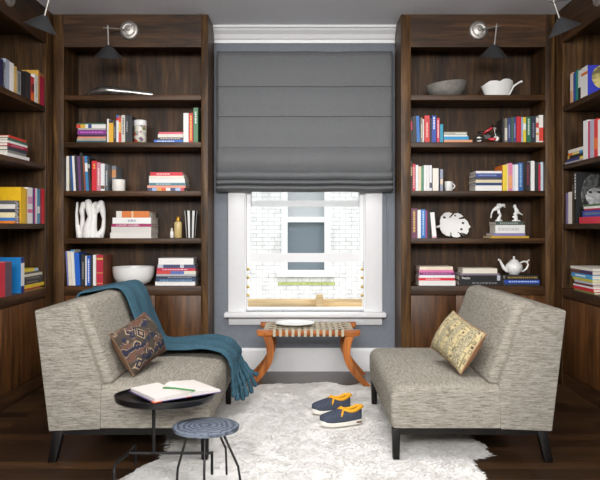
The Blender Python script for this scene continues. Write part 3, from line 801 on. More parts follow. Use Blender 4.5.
S, G = 'on top shelf of the right wall', 'books on the top shelf of the right wall'
side_std(1, ZS1, [
    (570.2, 572.8, 73, (226, 176, 140), 'peach upright book at the corner end', {'bands': [(.4, .95, (236, 220, 206))]}),
    (573.2, 575.8, 72.4, (44, 92, 160), 'blue upright book'),
    (576, 578, 70.4, (40, 140, 120), 'green upright book'),
    (578.2, 580.8, 70.6, (226, 224, 220), 'white upright book with black lower spine', {'bands': [(0, .4, BK)]}),
    (581.2, 587.6, 67, (236, 234, 232), 'white-spined book with blue cover and gold picture', {'cover2': (44, 52, 176), 'dep': 0.26, 'bands': [(.72, .82, (222, 120, 50))]})], S, G)
o = find('white-spined book'); tw = max(v.co.x for v in o.data.vertices)
MB().lathe([(0.08, 0.0002), (0.06, 0.001), (0.0, 0.0016)], 32, 0, Matrix.Translation((tw, 0.108, 0.122)) @ Matrix.Rotation(PI / 2, 4, 'Y')).build('cover_picture', mono_mat('gold_print', 18, (104, 96, 60), (206, 190, 120)), o, smooth=True)
S, G = 'on second shelf of the right wall', 'books on the second shelf of the right wall'
side_flat(1, ZS2, [
    (564.6, 583, 1.6, (170, 170, 178), 'thin grey book under the slanting pile'),
    (566.4, 583, 2.8, (54, 54, 110), 'navy purple book in the pile', {'bands': [(.8, 1, (226, 200, 70))]}),
    (567.6, 582.6, 3.2, (40, 38, 38), 'black book in the pile', {'bands': [(0, .12, (220, 180, 70))]}),
    (568, 582.6, 2.6, (232, 206, 130), 'cream yellow book in the pile', {'bands': [(0, .3, (224, 120, 50)), (.76, 1, (50, 140, 200))]}),
    (568.4, 582.4, 3.2, (232, 224, 214), 'off-white book topping the pile')], S, G)
side_std(1, ZS2, [
    (583.2, 587.6, 120.6, (236, 236, 234), 'thick white upright book'),
    (587.9, 589.8, 121, (196, 70, 110), 'thin pink upright book'),
    (590, 593.8, 120, (178, 178, 196), 'lilac grey upright book'),
    (594, 597.6, 119, (216, 56, 60), 'red upright book', {'bands': [(.2, .5, (232, 120, 60))]}),
    (597.8, 604, 119, (236, 234, 230), 'white upright book cut by the photo edge')], S, G)
S, G = 'on third shelf of the right wall', 'books on the third shelf of the right wall'
side_std(1, ZS3, [
    (565.8, 568, 193, (130, 118, 160), 'lavender upright book at the corner end'),
    (568.2, 571.8, 192, (236, 228, 220), 'ivory upright book'),
    (572, 573.6, 185, (70, 60, 36), 'thin dark gold upright book'),
    (573.9, 576.6, 172.4, (26, 26, 27), 'tall black book with grey portrait on cover', {'dep': 0.28, **T((214, 214, 214), .48, .96)})], S, G)
o = find('tall black book with grey portrait'); tw = max(v.co.x for v in o.data.vertices)
FY, FZ = 0.125, 0.215      # a generic portrait: pale oval face under dark hair, on the cover towards the room's front
PX0, PY0 = tw + 0.0015, 0
MB().lathe([(0.066, 0.0002), (0.05, 0.001), (0.0, 0.0016)], 32, 0, Matrix.Translation((tw, FY, FZ)) @ Matrix.Rotation(PI / 2, 4, 'Y') @ Matrix.Diagonal((1.45, 1, 1, 1))).build('cover_portrait', mono_mat('portrait_print', 22, (96, 96, 96), (206, 206, 206), .3, .7), o, smooth=True)
hr = MB()
for k in range(-7, 8):
    y_ = k / 7
    hr.tube([(tw + 0.002, FY + y_ * 0.02, FZ + 0.125), (tw + 0.002, FY + y_ * 0.06, FZ + 0.1 - 0.02 * y_ * y_), (tw + 0.002, FY + y_ * 0.085, FZ + 0.045 - 0.05 * abs(y_) ** 3), (tw + 0.002, FY + y_ * 0.08, FZ + 0.03 - 0.12 * abs(y_) ** 3)], [0.008, 0.013, 0.011, 0.003], 8)
hr.v = [(tw + 0.0018 + (x_ - tw - 0.002) * 0.1, y_, z_2) for x_, y_, z_2 in hr.v]
hr.build('cover_hair', mono_mat('hair_print', 40, (26, 26, 26), (88, 88, 88)), o, smooth=True)
for dy in (-0.03, 0.03):
    MB().ball((tw + 0.0012, FY + dy, FZ + 0.004), (0.0022, 0.015, 0.008), 10).build('cover_eye', M((30, 30, 32), 0.5), o)
side_flat(1, ZS3, [
    (579, 604, 6.8, (208, 44, 66), 'red book at the bottom of the low pile', {'bands': [(0.86, .9, W)]}),
    (582.4, 604, 6.4, (40, 68, 160), 'blue book in the low pile', T((110, 120, 130), .1, .8)),
    (584, 604, 1.8, (176, 34, 66), 'thin crimson book in the low pile'),
    (583.4, 604, 2.4, (232, 230, 226), 'white book in the low pile'),
    (582.6, 604, 2.0, (86, 110, 80), 'thin green book topping the low pile')], S, G, 0.2)
S, G = 'on bottom shelf of the right wall', 'books on the bottom shelf of the right wall'
side_flat(1, LEDGE, [
    (573.6, 594, 2.0, (130, 128, 70), 'olive book at the bottom of the pile'),
    (572.8, 593.2, 3.2, (206, 36, 54), 'red book in the pile', {}),
    (573, 593, 1.8, (236, 232, 228), 'thin white book above the red one'),
    (574.6, 592.6, 2.0, (110, 36, 44), 'dark wine book in the pile'),
    (574, 592, 2.4, (186, 190, 190), 'grey book in the pile'),
    (572.6, 592.2, 2.6, (206, 196, 60), 'yellow green book in the pile'),
    (571.2, 592, 4.4, (78, 160, 212), 'light blue book with white title in the pile', T((240, 244, 246), .2, .7)),
    (571, 592, 3.8, (70, 46, 92), 'purple and brown book in the pile', {'bands': [(0, .45, (104, 68, 60))]}),
    (570.4, 593, 2.6, (232, 226, 214), 'off-white book topping the pile')], S, G, 0.2)

# ------------------------------------------------------------------ wall sconces
def cone_shade(h, r):
    return [(0.0, h), (0.016, h), (0.02, h - 0.004), (r, 0.0), (r - 0.003, 0.0), (0.018, h - 0.009), (0.0, h - 0.009)]
def sconce(label, disc, nrm, elbow, shade_top, tilt_axis=None, tilt=0.0, arm_ext=0.035):
    r = thing('wall_sconce', label, 'wall lamp', disc, 0, 'wall sconces on the bookcase headers')
    D = Vector(disc); E = Vector(elbow) - D; S_ = Vector(shade_top) - D; N = Vector(nrm)
    q = Vector((0, 0, 1)).rotation_difference(N).to_matrix().to_4x4()
    MB().lathe([(0.0705, 0.0005), (0.0705, 0.012), (0.066, 0.02), (0.052, 0.023), (0.046, 0.017), (0.04, 0.017), (0.036, 0.026), (0.022, 0.03), (0.0, 0.031)], 36, 0, q).build('backplate', STEEL, r, smooth=True)
    s0 = N * 0.028
    MB().ball(s0 + N * 0.012, 0.012).build('pivot', STEEL, r, smooth=True)
    dirn = (E - s0).normalized()
    MB().tube([s0, E + dirn * arm_ext], 0.005, 10).build('arm', STEEL, r, smooth=True)
    MB().ball(E, 0.0115).build('joint', STEEL, r, smooth=True)
    MB().tube([E - (S_ - E).normalized() * 0.02, S_], 0.0062, 10).build('rod', STEEL, r, smooth=True)
    h, rad = 0.088, 0.104
    ax = (E - S_).normalized()
    if tilt_axis is not None: ax = Vector(tilt_axis).normalized()
    m = Matrix.Translation(S_ - ax * (h - 0.004)) @ Vector((0, 0, 1)).rotation_difference(ax).to_matrix().to_4x4()
    shd = MB().lathe(cone_shade(h, rad), 40, 0, m).build('lamp_shade', GUN, r, smooth=True)
    MB().lathe([(0.0, 0.012), (0.018, 0.014), (0.026, 0.03), (0.02, 0.05), (0.012, 0.062), (0.012, 0.075)], 16, 0, m).build('bulb', M((236, 234, 228), 0.3), shd, smooth=True)
sconce('nickel wall lamp with dark cone shade on the bookcase left of the window', (PX(129.4, DB), DB, 2.633), (0, -1, 0), (PX(107.8, 5.13), 5.13, PZ(28, 5.13)), (PX(108.4, 5.12), 5.12, PZ(45.5, 5.12)), (0.07, -0.3, 0.95))
sconce('nickel wall lamp with dark cone shade on the bookcase right of the window', (PX(478.2, DB), DB, 2.633), (0, -1, 0), (PX(496.5, 5.13), 5.13, PZ(26.5, 5.13)), (PX(494.4, 5.12), 5.12, PZ(45, 5.12)), (0.0, -0.3, 0.95))
dl = 4.31
sconce('nickel wall lamp with tilted cone shade on the left wall bookcase', (-1.885, 4.46, 2.633), (1, 0, 0), (PX(51, dl), dl - 0.02, PZ(-3, dl)), (PX(44.5, dl), dl, PZ(16, dl)), (0.32, -0.12, 0.8))
sconce('nickel wall lamp with tilted cone shade on the right wall bookcase', (1.885, 4.46, 2.633), (-1, 0, 0), (PX(552.5, dl + .03), dl + 0.01, PZ(1, dl)), (PX(559.5, dl + .03), dl + 0.03, PZ(17, dl)), (-0.36, -0.12, 0.76))

# ------------------------------------------------------------------ objects on the shelves
def at(px, d, z): return (PX(px, d), d, z)
# silver leaf tray
def leaf_tray():
    d = 5.35; x0, x1 = PX(85.5, d), PX(153, d); Lx = x1 - x0; n = 40; mb = MB(); rings = []
    for i in range(n + 1):
        t = i / n
        w = 0.075 * (math.sin(PI * min(1, t * 1.35 + 0.03)) ** 0.7 if t < 0.37 else ((1 - t) / 0.63) ** 0.85) + 0.002
        h = 0.078 * (math.sin(PI / 2 * min(1, (t + 0.03) / 0.35)) ** 0.8 if t < 0.35 else ((1 - t) / 0.65) ** 0.8 * 0.72 + 0.28) + 0.003
        zb = 0.006 + 0.004 * t
        ring = []
        for k in range(16):
            a = 2 * PI * k / 16
            ring.append((x0 + Lx * t, d + w * math.cos(a), Z1 + zb + h / 2 + h / 2 * math.sin(a) - (0.0 if math.sin(a) > 0 else 0)))
        rings.append(ring)
    for r_ in rings: mb.v += r_
    for i in range(n):
        for k in range(16):
            mb.f.append((i * 16 + k, i * 16 + (k + 1) % 16, (i + 1) * 16 + (k + 1) % 16, (i + 1) * 16 + k)); mb.mi.append(0)
    mb.f.append(tuple(range(16))); mb.mi.append(0); mb.f.append(tuple(n * 16 + k for k in range(16))); mb.mi.append(0)
    dz = min(v[2] for v in mb.v) - Z1 - 0.0005
    mb.v = [(x, y, z - dz) for x, y, z in mb.v]
    return tag(mb.build('silver_sculpture', CHROME, smooth=True), 'long polished silver leaf-shaped sculpture on top shelf left of the window', 'sculpture')
leaf_tray()
# patterned canister
d = 5.37; r = thing('canister', 'white canister with colourful floral pattern among books left of the window', 'canister', at(140.3, d, Z2 + 0.0005))
m, nt, b = base_mat('floral_print'); vv = nt.nodes.new('ShaderNodeTexVoronoi'); vv.inputs['Scale'].default_value = 42
nt.links.new(mapping(nt, (1, 1, 1), False), vv.inputs['Vector'])
sp = nt.nodes.new('ShaderNodeSeparateColor'); nt.links.new(vv.outputs['Color'], sp.inputs[0])
nt.links.new(ramp(nt, sp.outputs[0], [(0.2, lin((226, 222, 208))), (0.45, lin((90, 130, 90))), (0.6, lin((206, 90, 60))), (0.75, lin((90, 100, 150))), (0.9, lin((220, 214, 196)))]), b.inputs['Base Color'])
b.inputs['Roughness'].default_value = 0.3
hc = 23.2 * d / F
MB().lathe([(0.043, 0), (0.047, 0.004), (0.047, hc * 0.72), (0.045, hc * 0.76)], 32).build('canister_body', m, r, smooth=True)
MB().lathe([(0.047, hc * 0.762), (0.0485, hc * 0.78), (0.0485, hc * 0.97), (0.045, hc)], 32).build('lid', PORC, r, smooth=True)
# candle
d = 5.335
tag(MB().lathe([(0.047, 0), (0.0495, 0.003), (0.0495, 0.084), (0.047, 0.088), (0.03, 0.086), (0.0, 0.085)], 32).build('candle', M((240, 236, 228), 0.5), loc=at(118.6, d, Z3 + 0.0005), smooth=True), 'short white cylinder candle on third shelf left of the window', 'candle')
# carved branch vase
d = 5.38
def q(px, py): return (PX(px, d) - PX(90, d), 0, PZ(py, d) - Z4)
bv = MB()
arms = [([(79.5, 237), (76.9, 226), (76.0, 214), (76.7, 203)], (3, 1.9, 1.4, 1.2)),
        ([(82, 237), (82, 227), (82.4, 217), (81.9, 211), (83.6, 204)], (3.8, 2.7, 2.0, 2.6, 2.2)),
        ([(88, 237), (88, 228), (91, 217), (89.6, 210), (88.6, 202.6)], (5, 4.4, 2.4, 3.2, 3.4)),
        ([(93, 237), (93.2, 227), (94, 215), (95.4, 205.4)], (5, 3.6, 2.8, 3.8)),
        ([(99, 237), (102.6, 228), (103.4, 219), (102.2, 210), (101.2, 203.4)], (4.2, 2.2, 1.7, 3.0, 3.2)),
        ([(96.5, 211.5), (99, 206.5)], (2.4, 3.2))]
for k, (pts, rr) in enumerate(arms):
    P = [Vector(q(*p)) for p in pts]
    for i, p in enumerate(P): p.y = 0.018 * math.sin(k * 1.9 + i * 0.5)
    rr = [x * d / F * 1.04 for x in rr]
    bv.tube(P, rr, 12)
    bv.ball(P[0], rr[0]); bv.ball(P[-1], rr[-1] * 0.98)
bv.box(q(78.6, 0)[0], q(101.5, 0)[0], -0.028, 0.028, 0.001, 0.03)
ob = bv.build('branch_vase', MATTEW, loc=at(90, d, Z4 + 0.0005))
zmin = min(v.co.z for v in ob.data.vertices)
for v in ob.data.vertices: v.co.z = max(v.co.z, 0.001)
md = ob.modifiers.new('r', 'REMESH'); md.mode = 'VOXEL'; md.voxel_size = 0.004; md.use_smooth_shade = True
md = ob.modifiers.new('s', 'SMOOTH'); md.factor = 0.5; md.iterations = 3
tag(ob, 'white branching coral-like vase on fourth shelf left of the window', 'vase')
# bottles, striped vase
d = 5.38
r = thing('bottle', 'small white bottle beside the amber one on fourth shelf', 'bottle', at(171.8, d, Z4 + 0.0005), 0, 'bottles on the fourth shelf')
MB().lathe([(0.011, 0), (0.0135, 0.003), (0.0135, 0.045), (0.007, 0.055), (0.006, 0.06)], 20).build('bottle_body', PORC, r, smooth=True)
MB().lathe([(0.0075, 0.0601), (0.0075, 0.074), (0.004, 0.077)], 16).build('cap', M((214, 208, 190), 0.4), r, smooth=True)
r = thing('bottle', 'taller honey-coloured bottle with gold cap on fourth shelf', 'bottle', at(178, d + 0.01, Z4 + 0.0005), 0, 'bottles on the fourth shelf')
hb = 21.5 * d / F
MB().lathe([(0.026, 0), (0.0295, 0.004), (0.0295, hb * .68), (0.026, hb * .74), (0.014, hb * .78)], 24).build('bottle_body', M((212, 188, 128), 0.25), r, smooth=True)
MB().lathe([(0.0165, hb * .781), (0.0175, hb * .82), (0.0165, hb * .94), (0.01, hb)], 20).build('cap', M((178, 134, 40), 0.3, 0.5), r, smooth=True)
d = 5.40; hv = 27.2 * d / F
ob = MB().lathe([(0.034, 0), (0.036, 0.004), (0.040, hv * .35), (0.046, hv * .75), (0.0525, hv), (0.0495, hv), (0.042, hv * .7), (0.034, 0.012), (0, 0.01)], 32, mifn=lambda i, k: (k // 2) % 2).build('striped_vase', [BLACK, PORC], loc=at(190.8, d, Z4 + 0.0005), smooth=True)
tag(ob, 'black and white vertically striped vase on fourth shelf left of the window', 'vase')
# white bowl
d = 5.42; rb_ = 20.6 * d / F; hb = 17.6 * d / F
bowl = [(rb_ * .55, 0), (rb_ * .66, 0.004), (rb_ * .82, hb * .16), (rb_ * .94, hb * .42), (rb_ * .985, hb * .7), (rb_, hb), (rb_ - 0.006, hb), (rb_ * .94, hb * .6), (rb_ * .8, hb * .2), (0, 0.014)]
tag(MB().lathe(bowl, 48).build('bowl', PORC, loc=at(133.6, d, LEDGE + 0.0005), smooth=True), 'round white bowl on bottom shelf left of the window', 'bowl')
# grey bowl, rim higher on one side
d = 5.42; rb_ = 20.2 * d / F; hb = 14.5 * d / F
g = MB().lathe([(0.06, 0), (0.065, 0.003), (0.11, 0.014), (rb_ * .9, hb * .5), (rb_, hb), (rb_ - 0.008, hb), (rb_ * .86, hb * .5), (0.09, 0.022), (0, 0.014)], 48)
g.v = [(x, y, z * (1 + 0.16 * x / rb_) if z > 0.02 else z) for x, y, z in g.v]
tag(g.build('bowl', M((132, 128, 122), 0.6, 0, 0.12), loc=at(446, d, Z1 + 0.0005), smooth=True), 'grey stoneware bowl on top shelf right of the window', 'bowl')
# folded white dish with handle
d = 5.40
def e(px, py): return (PX(px, d) - PX(499, d), PZ(py, d) - Z1)
ro = [(481.2, 87), (487.6, 82.6), (496, 82.6), (498, 84.4), (499, 81.6), (506, 80.4), (511.5, 82), (513, 86)]
top_ = [(*e(*p), 0) for p in ro]
outer = []
n = 28
zr_ = {}
r = thing('serving_dish', 'folded white ceramic dish with a notch and handle on top shelf right of the window', 'dish', at(499, d, Z1 + 0.0005))
fd = MB()
rims = []; bots = []; inn = []; inb = []
for k in range(n):
    a = 2 * PI * k / n; cx = math.cos(a); sy = math.sin(a)
    px = 497 + 16 * cx
    zz = None
    for (x0, y0), (x1, y1) in zip(ro, ro[1:]):
        if x0 <= px <= x1: zz = y0 + (y1 - y0) * (px - x0) / (x1 - x0)
    if zz is None: zz = 86.5
    X = e(px, 0)[0]; Zr = e(0, zz)[1]
    fold = 1 + 0.05 * math.cos(5 * a)
    rims.append((X, 0.085 * sy * fold, Zr)); bots.append((e(497.3 + 11.5 * cx, 0)[0], 0.055 * sy, 0.0005))
    inn.append((X * 1.0 - 0.005 * cx, 0.079 * sy * fold, Zr - 0.001)); inb.append((e(497.3 + 10.8 * cx, 0)[0], 0.05 * sy, 0.008))
fd.v += bots + rims + inn + inb
for k in range(n):
    j = (k + 1) % n
    for A in range(3): fd.f.append((A * n + k, A * n + j, (A + 1) * n + j, (A + 1) * n + k)); fd.mi.append(0)
fd.f.append(tuple(range(n))[::-1]); fd.mi.append(0); fd.f.append(tuple(3 * n + k for k in range(n))); fd.mi.append(0)
fd.build('dish_body', PORC, r, smooth=True)
MB().tube([(e(507, 0)[0], -0.05, 0.012), (e(511, 0)[0], -0.07, e(0, 88)[1]), (e(516, 0)[0], -0.075, e(0, 84.6)[1]), (e(519, 0)[0], -0.075, e(0, 83.4)[1])], [0.006, 0.007, 0.007, 0.009], 10).build('handle', PORC, r, smooth=True)

# model motorcycle
d = 5.36
r = thing('model_motorcycle', 'small chrome and black model motorcycle with red parts on second shelf', 'model', at(487.8, d, Z2 + 0.0005), math.radians(-18))
def torus(R_, r_, cx, cz, n=24, k=10):
    return [(cx + R_ * math.cos(2 * PI * i / n), 0, cz + R_ * math.sin(2 * PI * i / n)) for i in range(n + 1)]
RUB = M((18, 18, 18), 0.6); REDP = M((200, 20, 40), 0.25)
for cx, cz, R_ in ((-0.066, 0.036, 0.028), (0.062, 0.036, 0.028)):
    wv = MB().tube(torus(R_, 0, cx, cz), 0.0078, 10).build('tyre', RUB, r, smooth=True)
    hub = MB().lathe([(0.006, -0.008), (0.02, -0.004), (0.02, 0.004), (0.006, 0.008)], 20, 0, Matrix.Translation((cx, 0, cz)) @ Matrix.Rotation(PI / 2, 4, 'X')).build('wheel_hub', STEEL, wv, smooth=True)
MB().box(-0.026, 0.02, -0.016, 0.016, 0.034, 0.064).ball((0.002, -0.004, 0.07), (0.018, 0.014, 0.02)).tube([(-0.02, -0.018, 0.04), (-0.06, -0.022, 0.034), (-0.09, -0.022, 0.036)], [0.005, 0.006, 0.007], 8).build('engine', IRON, r, smooth=True)
MB().tube([(-0.05, 0, 0.082), (-0.02, 0, 0.086), (0.02, 0, 0.112), (0.035, 0, 0.122)], [0.004, 0.008, 0.010, 0.005], 12).build('fuel_tank', REDP, r, smooth=True)
MB().ball((-0.05, 0, 0.088), (0.03, 0.012, 0.009)).build('saddle', BLACK, r, smooth=True)
MB().tube([(0.062, -0.014, 0.036), (0.046, -0.014, 0.12)], 0.004, 8).tube([(0.062, 0.014, 0.036), (0.046, 0.014, 0.12)], 0.004, 8).build('fork', STEEL, r, smooth=True)
MB().tube([(0.03, -0.05, 0.136), (0.044, -0.02, 0.128), (0.046, 0, 0.124), (0.044, 0.02, 0.128), (0.03, 0.05, 0.136)], 0.0038, 8).build('handlebar', IRON, r, smooth=True)
MB().tube([(0.062 + 0.038 * math.cos(a), 0, 0.036 + 0.038 * math.sin(a)) for a in [0.25 + 0.2 * k for k in range(12)]], 0.005, 8).build('fender', IRON, r, smooth=True)
MB().ball((0.034, -0.022, 0.03), (0.03, 0.006, 0.012)).build('side_fairing', REDP, r, smooth=True)
MB().ball((0.058, 0, 0.112), (0.009, 0.011, 0.011)).build('headlamp', STEEL, r, smooth=True)

# mug
d = 5.36; r = thing('mug', 'white mug beside the books on third shelf right of the window', 'mug', at(448.6, d, Z3 + 0.0005))
hm_ = 9.8 * d / F
MB().lathe([(0.024, 0), (0.029, 0.004), (0.031, hm_ * .6), (0.032, hm_), (0.029, hm_), (0.027, 0.01), (0, 0.008)], 28).build('mug_body', PORC, r, smooth=True)
MB().tube([(0.029 + 0.018 * math.sin(PI * t), 0, hm_ * (0.82 - 0.58 * t)) for t in [k / 8 for k in range(9)]], 0.005, 8).build('handle', PORC, r, smooth=True)

# leaf dish: a pierced, notched leaf standing against the bookcase back
d = 5.46
def leaf_poly():
    src = [(436.6, 226.4), (440.6, 225), (440.4, 221), (441.6, 216.6), (445, 213), (449.5, 212), (453.2, 213.4), (449.6, 217.6), (450.6, 218.2), (455.4, 213.4), (459, 213), (462.4, 214.8), (464, 216.6),
           (459.2, 218.4), (459.6, 219.4), (465.6, 218.8), (468.4, 222), (469.4, 225), (471, 227.2), (468.6, 229.4), (468.8, 231.6), (467, 234.6), (463.6, 236), (459.4, 232.8), (458.8, 233.4), (460.6, 236.8), (456.6, 238), (452.6, 237.4), (450, 233.6), (449.2, 234.2), (450.4, 237.2), (446, 236), (442.4, 233.4), (440.4, 229.8), (440.2, 227.6), (437, 228.2)]
    return [(PX(a, d) - PX(455, d), PZ(c, d) - Z4 - 0.001) for a, c in src]
cu = bpy.data.curves.new('leaf', 'CURVE'); cu.dimensions = '2D'; cu.fill_mode = 'BOTH'; cu.extrude = 0.004; cu.bevel_depth = 0.0012; cu.bevel_resolution = 1; cu.offset = -0.001
def spl(pts):
    s_ = cu.splines.new('POLY'); s_.points.add(len(pts) - 1); s_.use_cyclic_u = True
    for p, c in zip(s_.points, pts): p.co = (c[0], c[1], 0, 1)
spl(leaf_poly())
for hx_, hy_, hr_ in ((445, 217.5, 1.2), (456, 215.6, .9), (463.5, 223.2, 1.1), (461.6, 229.6, 1.1), (450.5, 234, 1.0), (458.6, 233, .8)):
    spl([(PX(hx_, d) - PX(455, d) + 1.3 * hr_ * d / F * math.cos(2 * PI * k / 10), PZ(hy_, d) - Z4 - 0.001 + hr_ * d / F * math.sin(2 * PI * k / 10)) for k in range(10)])
tmp = bpy.data.objects.new('leaf', cu); C.objects.link(tmp)
me = bpy.data.meshes.new_from_object(tmp.evaluated_get(bpy.context.evaluated_depsgraph_get())); bpy.data.objects.remove(tmp)
for v in me.vertices:          # dish the leaf gently
    v.co.z += 0.004
zmin = min(v.co.y for v in me.vertices)
for v in me.vertices: v.co.y -= zmin
me.materials.clear(); me.materials.append(MATTEW)
ob = bpy.data.objects.new('leaf_dish', me); C.objects.link(ob)
ob.location = at(455, d, Z4 + 0.002); ob.rotation_euler = (PI / 2 - 0.2, 0, 0)
tag(ob, 'white pierced leaf-shaped dish propped on fourth shelf right of the window', 'dish')

# porcelain birds
def bird(label, spec, dpt, px0, z):
    mb = MB()
    def w(px, py, y=0): return Vector((PX(px, dpt) - PX(px0, dpt), y, PZ(py, dpt) - PZ(221.2, dpt)))
    for pts, rr in spec:
        P = [w(*p) for p in pts]; rr = [a * dpt / F for a in rr]
        mb.tube(P, rr, 12); mb.ball(P[0], rr[0]); mb.ball(P[-1], rr[-1])
    mb.v = [(x, y, max(z_, 0.0)) for x, y, z_ in mb.v]
    ob = mb.build('bird_figurine', PORC, loc=at(px0, dpt, z + 0.0008))
    md = ob.modifiers.new('r', 'REMESH'); md.mode = 'VOXEL'; md.voxel_size = 0.0028; md.use_smooth_shade = True
    md = ob.modifiers.new('s', 'SMOOTH'); md.factor = 0.5; md.iterations = 2
    tag(ob, label, 'figurine', 'porcelain birds on the book pile')
bird('white porcelain bird bending over with a long hanging tail on book pile', [
    ([(491, 217.6), (491.4, 213.6), (493, 210.4), (496, 208.2)], (.7, .8, 1.2, 2)),
    ([(495, 209), (498.6, 206.8), (501.4, 205.4)], (1.9, 2.4, 1.7)),
    ([(501.4, 205.2), (503.6, 205.2)], (1.5, 1.7)), ([(503.8, 205.6), (505, 207.4)], (1.0, .45)), ([(497.6, 204.4), (500, 204.2)], (.9, 1.1)),
    ([(498.4, 209), (499, 213), (500.4, 215), (499, 218), (498.6, 221)], (1.3, 1.7, 1.2, 1.8, 2.7)), ([(496, 220.6), (501.6, 220.6)], (1, 1))], 5.38, 498, ztb)
bird('white porcelain bird perched upright on a stump on book pile', [
    ([(514.7, 205.6), (515, 207)], (1.5, 1.2)), ([(513.6, 206.4), (512.9, 207)], (.6, .35)), ([(515.2, 207.6), (516.4, 210.4), (518.4, 212.6)], (1.5, 2.1, 1.5)),
    ([(518.4, 212.4), (522.6, 214.8)], (1.0, .5)), ([(516, 212), (515, 214), (516, 216.4), (515.8, 219), (516, 221)], (1.4, 2.0, 1.7, 2.0, 2.4)), ([(513, 216.8), (516, 217.6)], (.9, 1.2)), ([(512.8, 220.7), (519.6, 220.7)], (.9, .9))], 5.37, 516, ztb)
# teapot
d = 5.39; r = thing('teapot', 'white porcelain teapot on dark books on bottom shelf right of the window', 'teapot', at(514, d, ztt + 0.001))
def tp(px, py): return (PX(px, d) - PX(514, d), 0, (274.9 - py) * d / F)
u = d / F
MB().lathe([(4.6 * u, 0), (5.0 * u, .5 * u), (7.2 * u, 2.6 * u), (8.6 * u, 6 * u), (8.0 * u, 9.6 * u), (5.6 * u, 12.0 * u), (4.6 * u, 12.6 * u), (4.4 * u, 12.0 * u), (0, 11.9 * u)], 36).build('pot_body', PORC, r, smooth=True)
MB().lathe([(4.4 * u, 12.3 * u), (4.9 * u, 12.8 * u), (3.6 * u, 14.2 * u), (1.2 * u, 15.2 * u), (.8 * u, 16 * u), (1.3 * u, 17 * u), (.7 * u, 18 * u), (0, 18.2 * u)], 28).build('lid', PORC, r, smooth=True)
MB().tube([tp(507.5, 271.5), tp(503.8, 268.6), tp(501.6, 264.4), tp(500, 261), tp(498, 260)], [2.2 * u, 1.8 * u, 1.3 * u, 1.0 * u, 1.2 * u], 12).build('spout', PORC, r, smooth=True)
MB().tube([tp(520.4, 263.4), tp(523.6, 262), tp(527, 262.4), tp(528.2, 265.6), tp(526.4, 269.4), tp(523, 271.8), tp(520, 272.4)], [.8 * u, .9 * u, 1.0 * u, 1.0 * u, 1.0 * u, .9 * u, .8 * u], 10).tube([tp(527, 262.4), tp(529.4, 260.2)], [.9 * u, .5 * u], 8).build('handle', PORC, r, smooth=True)

# ------------------------------------------------------------------ rug
OUT = [(-0.86, 2.3), (-0.5, 2.22), (-0.1, 2.3), (0.35, 2.25), (0.78, 2.4), (0.86, 2.72), (0.80, 3.0), (0.83, 3.22), (0.80, 3.36), (0.82, 3.46), (0.93, 3.5), (0.95, 3.7), (0.86, 4.0),
       (0.92, 4.4), (0.84, 4.8), (0.7, 5.0), (0.56, 5.09), (0.46, 5.14), (0.3, 5.08), (0.17, 5.17), (0.0, 5.12), (-0.2, 5.14), (-0.4, 5.06), (-0.6, 5.04), (-0.76, 4.8), (-0.7, 4.4), (-0.78, 4.0), (-0.7, 3.6), (-0.72, 3.45), (-0.8, 3.33), (-0.86, 3.1), (-0.82, 2.8), (-0.9, 2.5)]
def inside(x, y):
    c = False; n = len(OUT)
    for i in range(n):
        (x0, y0), (x1, y1) = OUT[i], OUT[(i + 1) % n]
        if (y0 > y) != (y1 > y) and x < (x1 - x0) * (y - y0) / (y1 - y0) + x0: c = not c
    return c
def edge_d(x, y):
    b = 9
    n = len(OUT)
    for i in range(n):
        (x0, y0), (x1, y1) = OUT[i], OUT[(i + 1) % n]
        dx, dy = x1 - x0, y1 - y0; t = max(0, min(1, ((x - x0) * dx + (y - y0) * dy) / (dx * dx + dy * dy)))
        b = min(b, math.hypot(x - x0 - t * dx, y - y0 - t * dy))
    return b
KEEP = [(0.455, 3.46, .05), (0.455, 4.52, .05), (-0.485, 3.46, .05), (-0.485, 4.52, .05), (-0.803, 3.345, .05), (-0.825, 3.035, .05), (-0.423, 3.21, .035),
        (0.475, 5.03, .06), (-0.41, 5.03, .06)] + [(-0.423 + r2 * math.cos(math.radians(a)), 3.02 + r2 * math.sin(math.radians(a)), .035) for a, r2 in ((218, .145), (275, .13), (70, .2), (335, .185))]
KEEP += [(x + 0.045 * k * math.cos(math.radians(a)), y + 0.045 * k * math.sin(math.radians(a)), .065) for x, y, a in ((0.167, 4.30, 24), (0.2125, 4.03, 20)) for k in (-2, -1, 0, 1, 2)]
def kept(x, y, m=0): return any((x - a) ** 2 + (y - c) ** 2 < (q + m) ** 2 for a, c, q in KEEP)
rug = thing('rug', 'large white shaggy hide rug covering the floor between the chairs', 'rug', (0, 3.7, 0))
rm = MB(); st = 0.02; idx = {}
HT = lambda x, y: 0.007 * noise.noise((x * 6, y * 6, 0)) + 0.005 * noise.noise((x * 17, y * 13, 4)) + 0.003 * noise.noise((x * 45, y * 38, 9))
def rv(i, j):
    if (i, j) in idx: return idx[(i, j)]
    x, y = -1.0 + i * st, 2.1 + j * st
    x2 = x + 0.03 * noise.noise((x * 9, y * 9, 1)) + 0.012 * noise.noise((x * 31, y * 31, 2)); y2 = y + 0.03 * noise.noise((x * 9, y * 9, 5)) + 0.012 * noise.noise((x * 31, y * 31, 6))
    ed = edge_d(x2, y2) if inside(x2, y2) else 0
    z = 0.003 + (0.016 + HT(x, y)) * min(1, ed / 0.05) ** 0.6
    if kept(x, y): z = min(z, 0.0115)
    idx[(i, j)] = len(rm.v); rm.v.append((x, y - 3.7, max(0.002, z))); return idx[(i, j)]
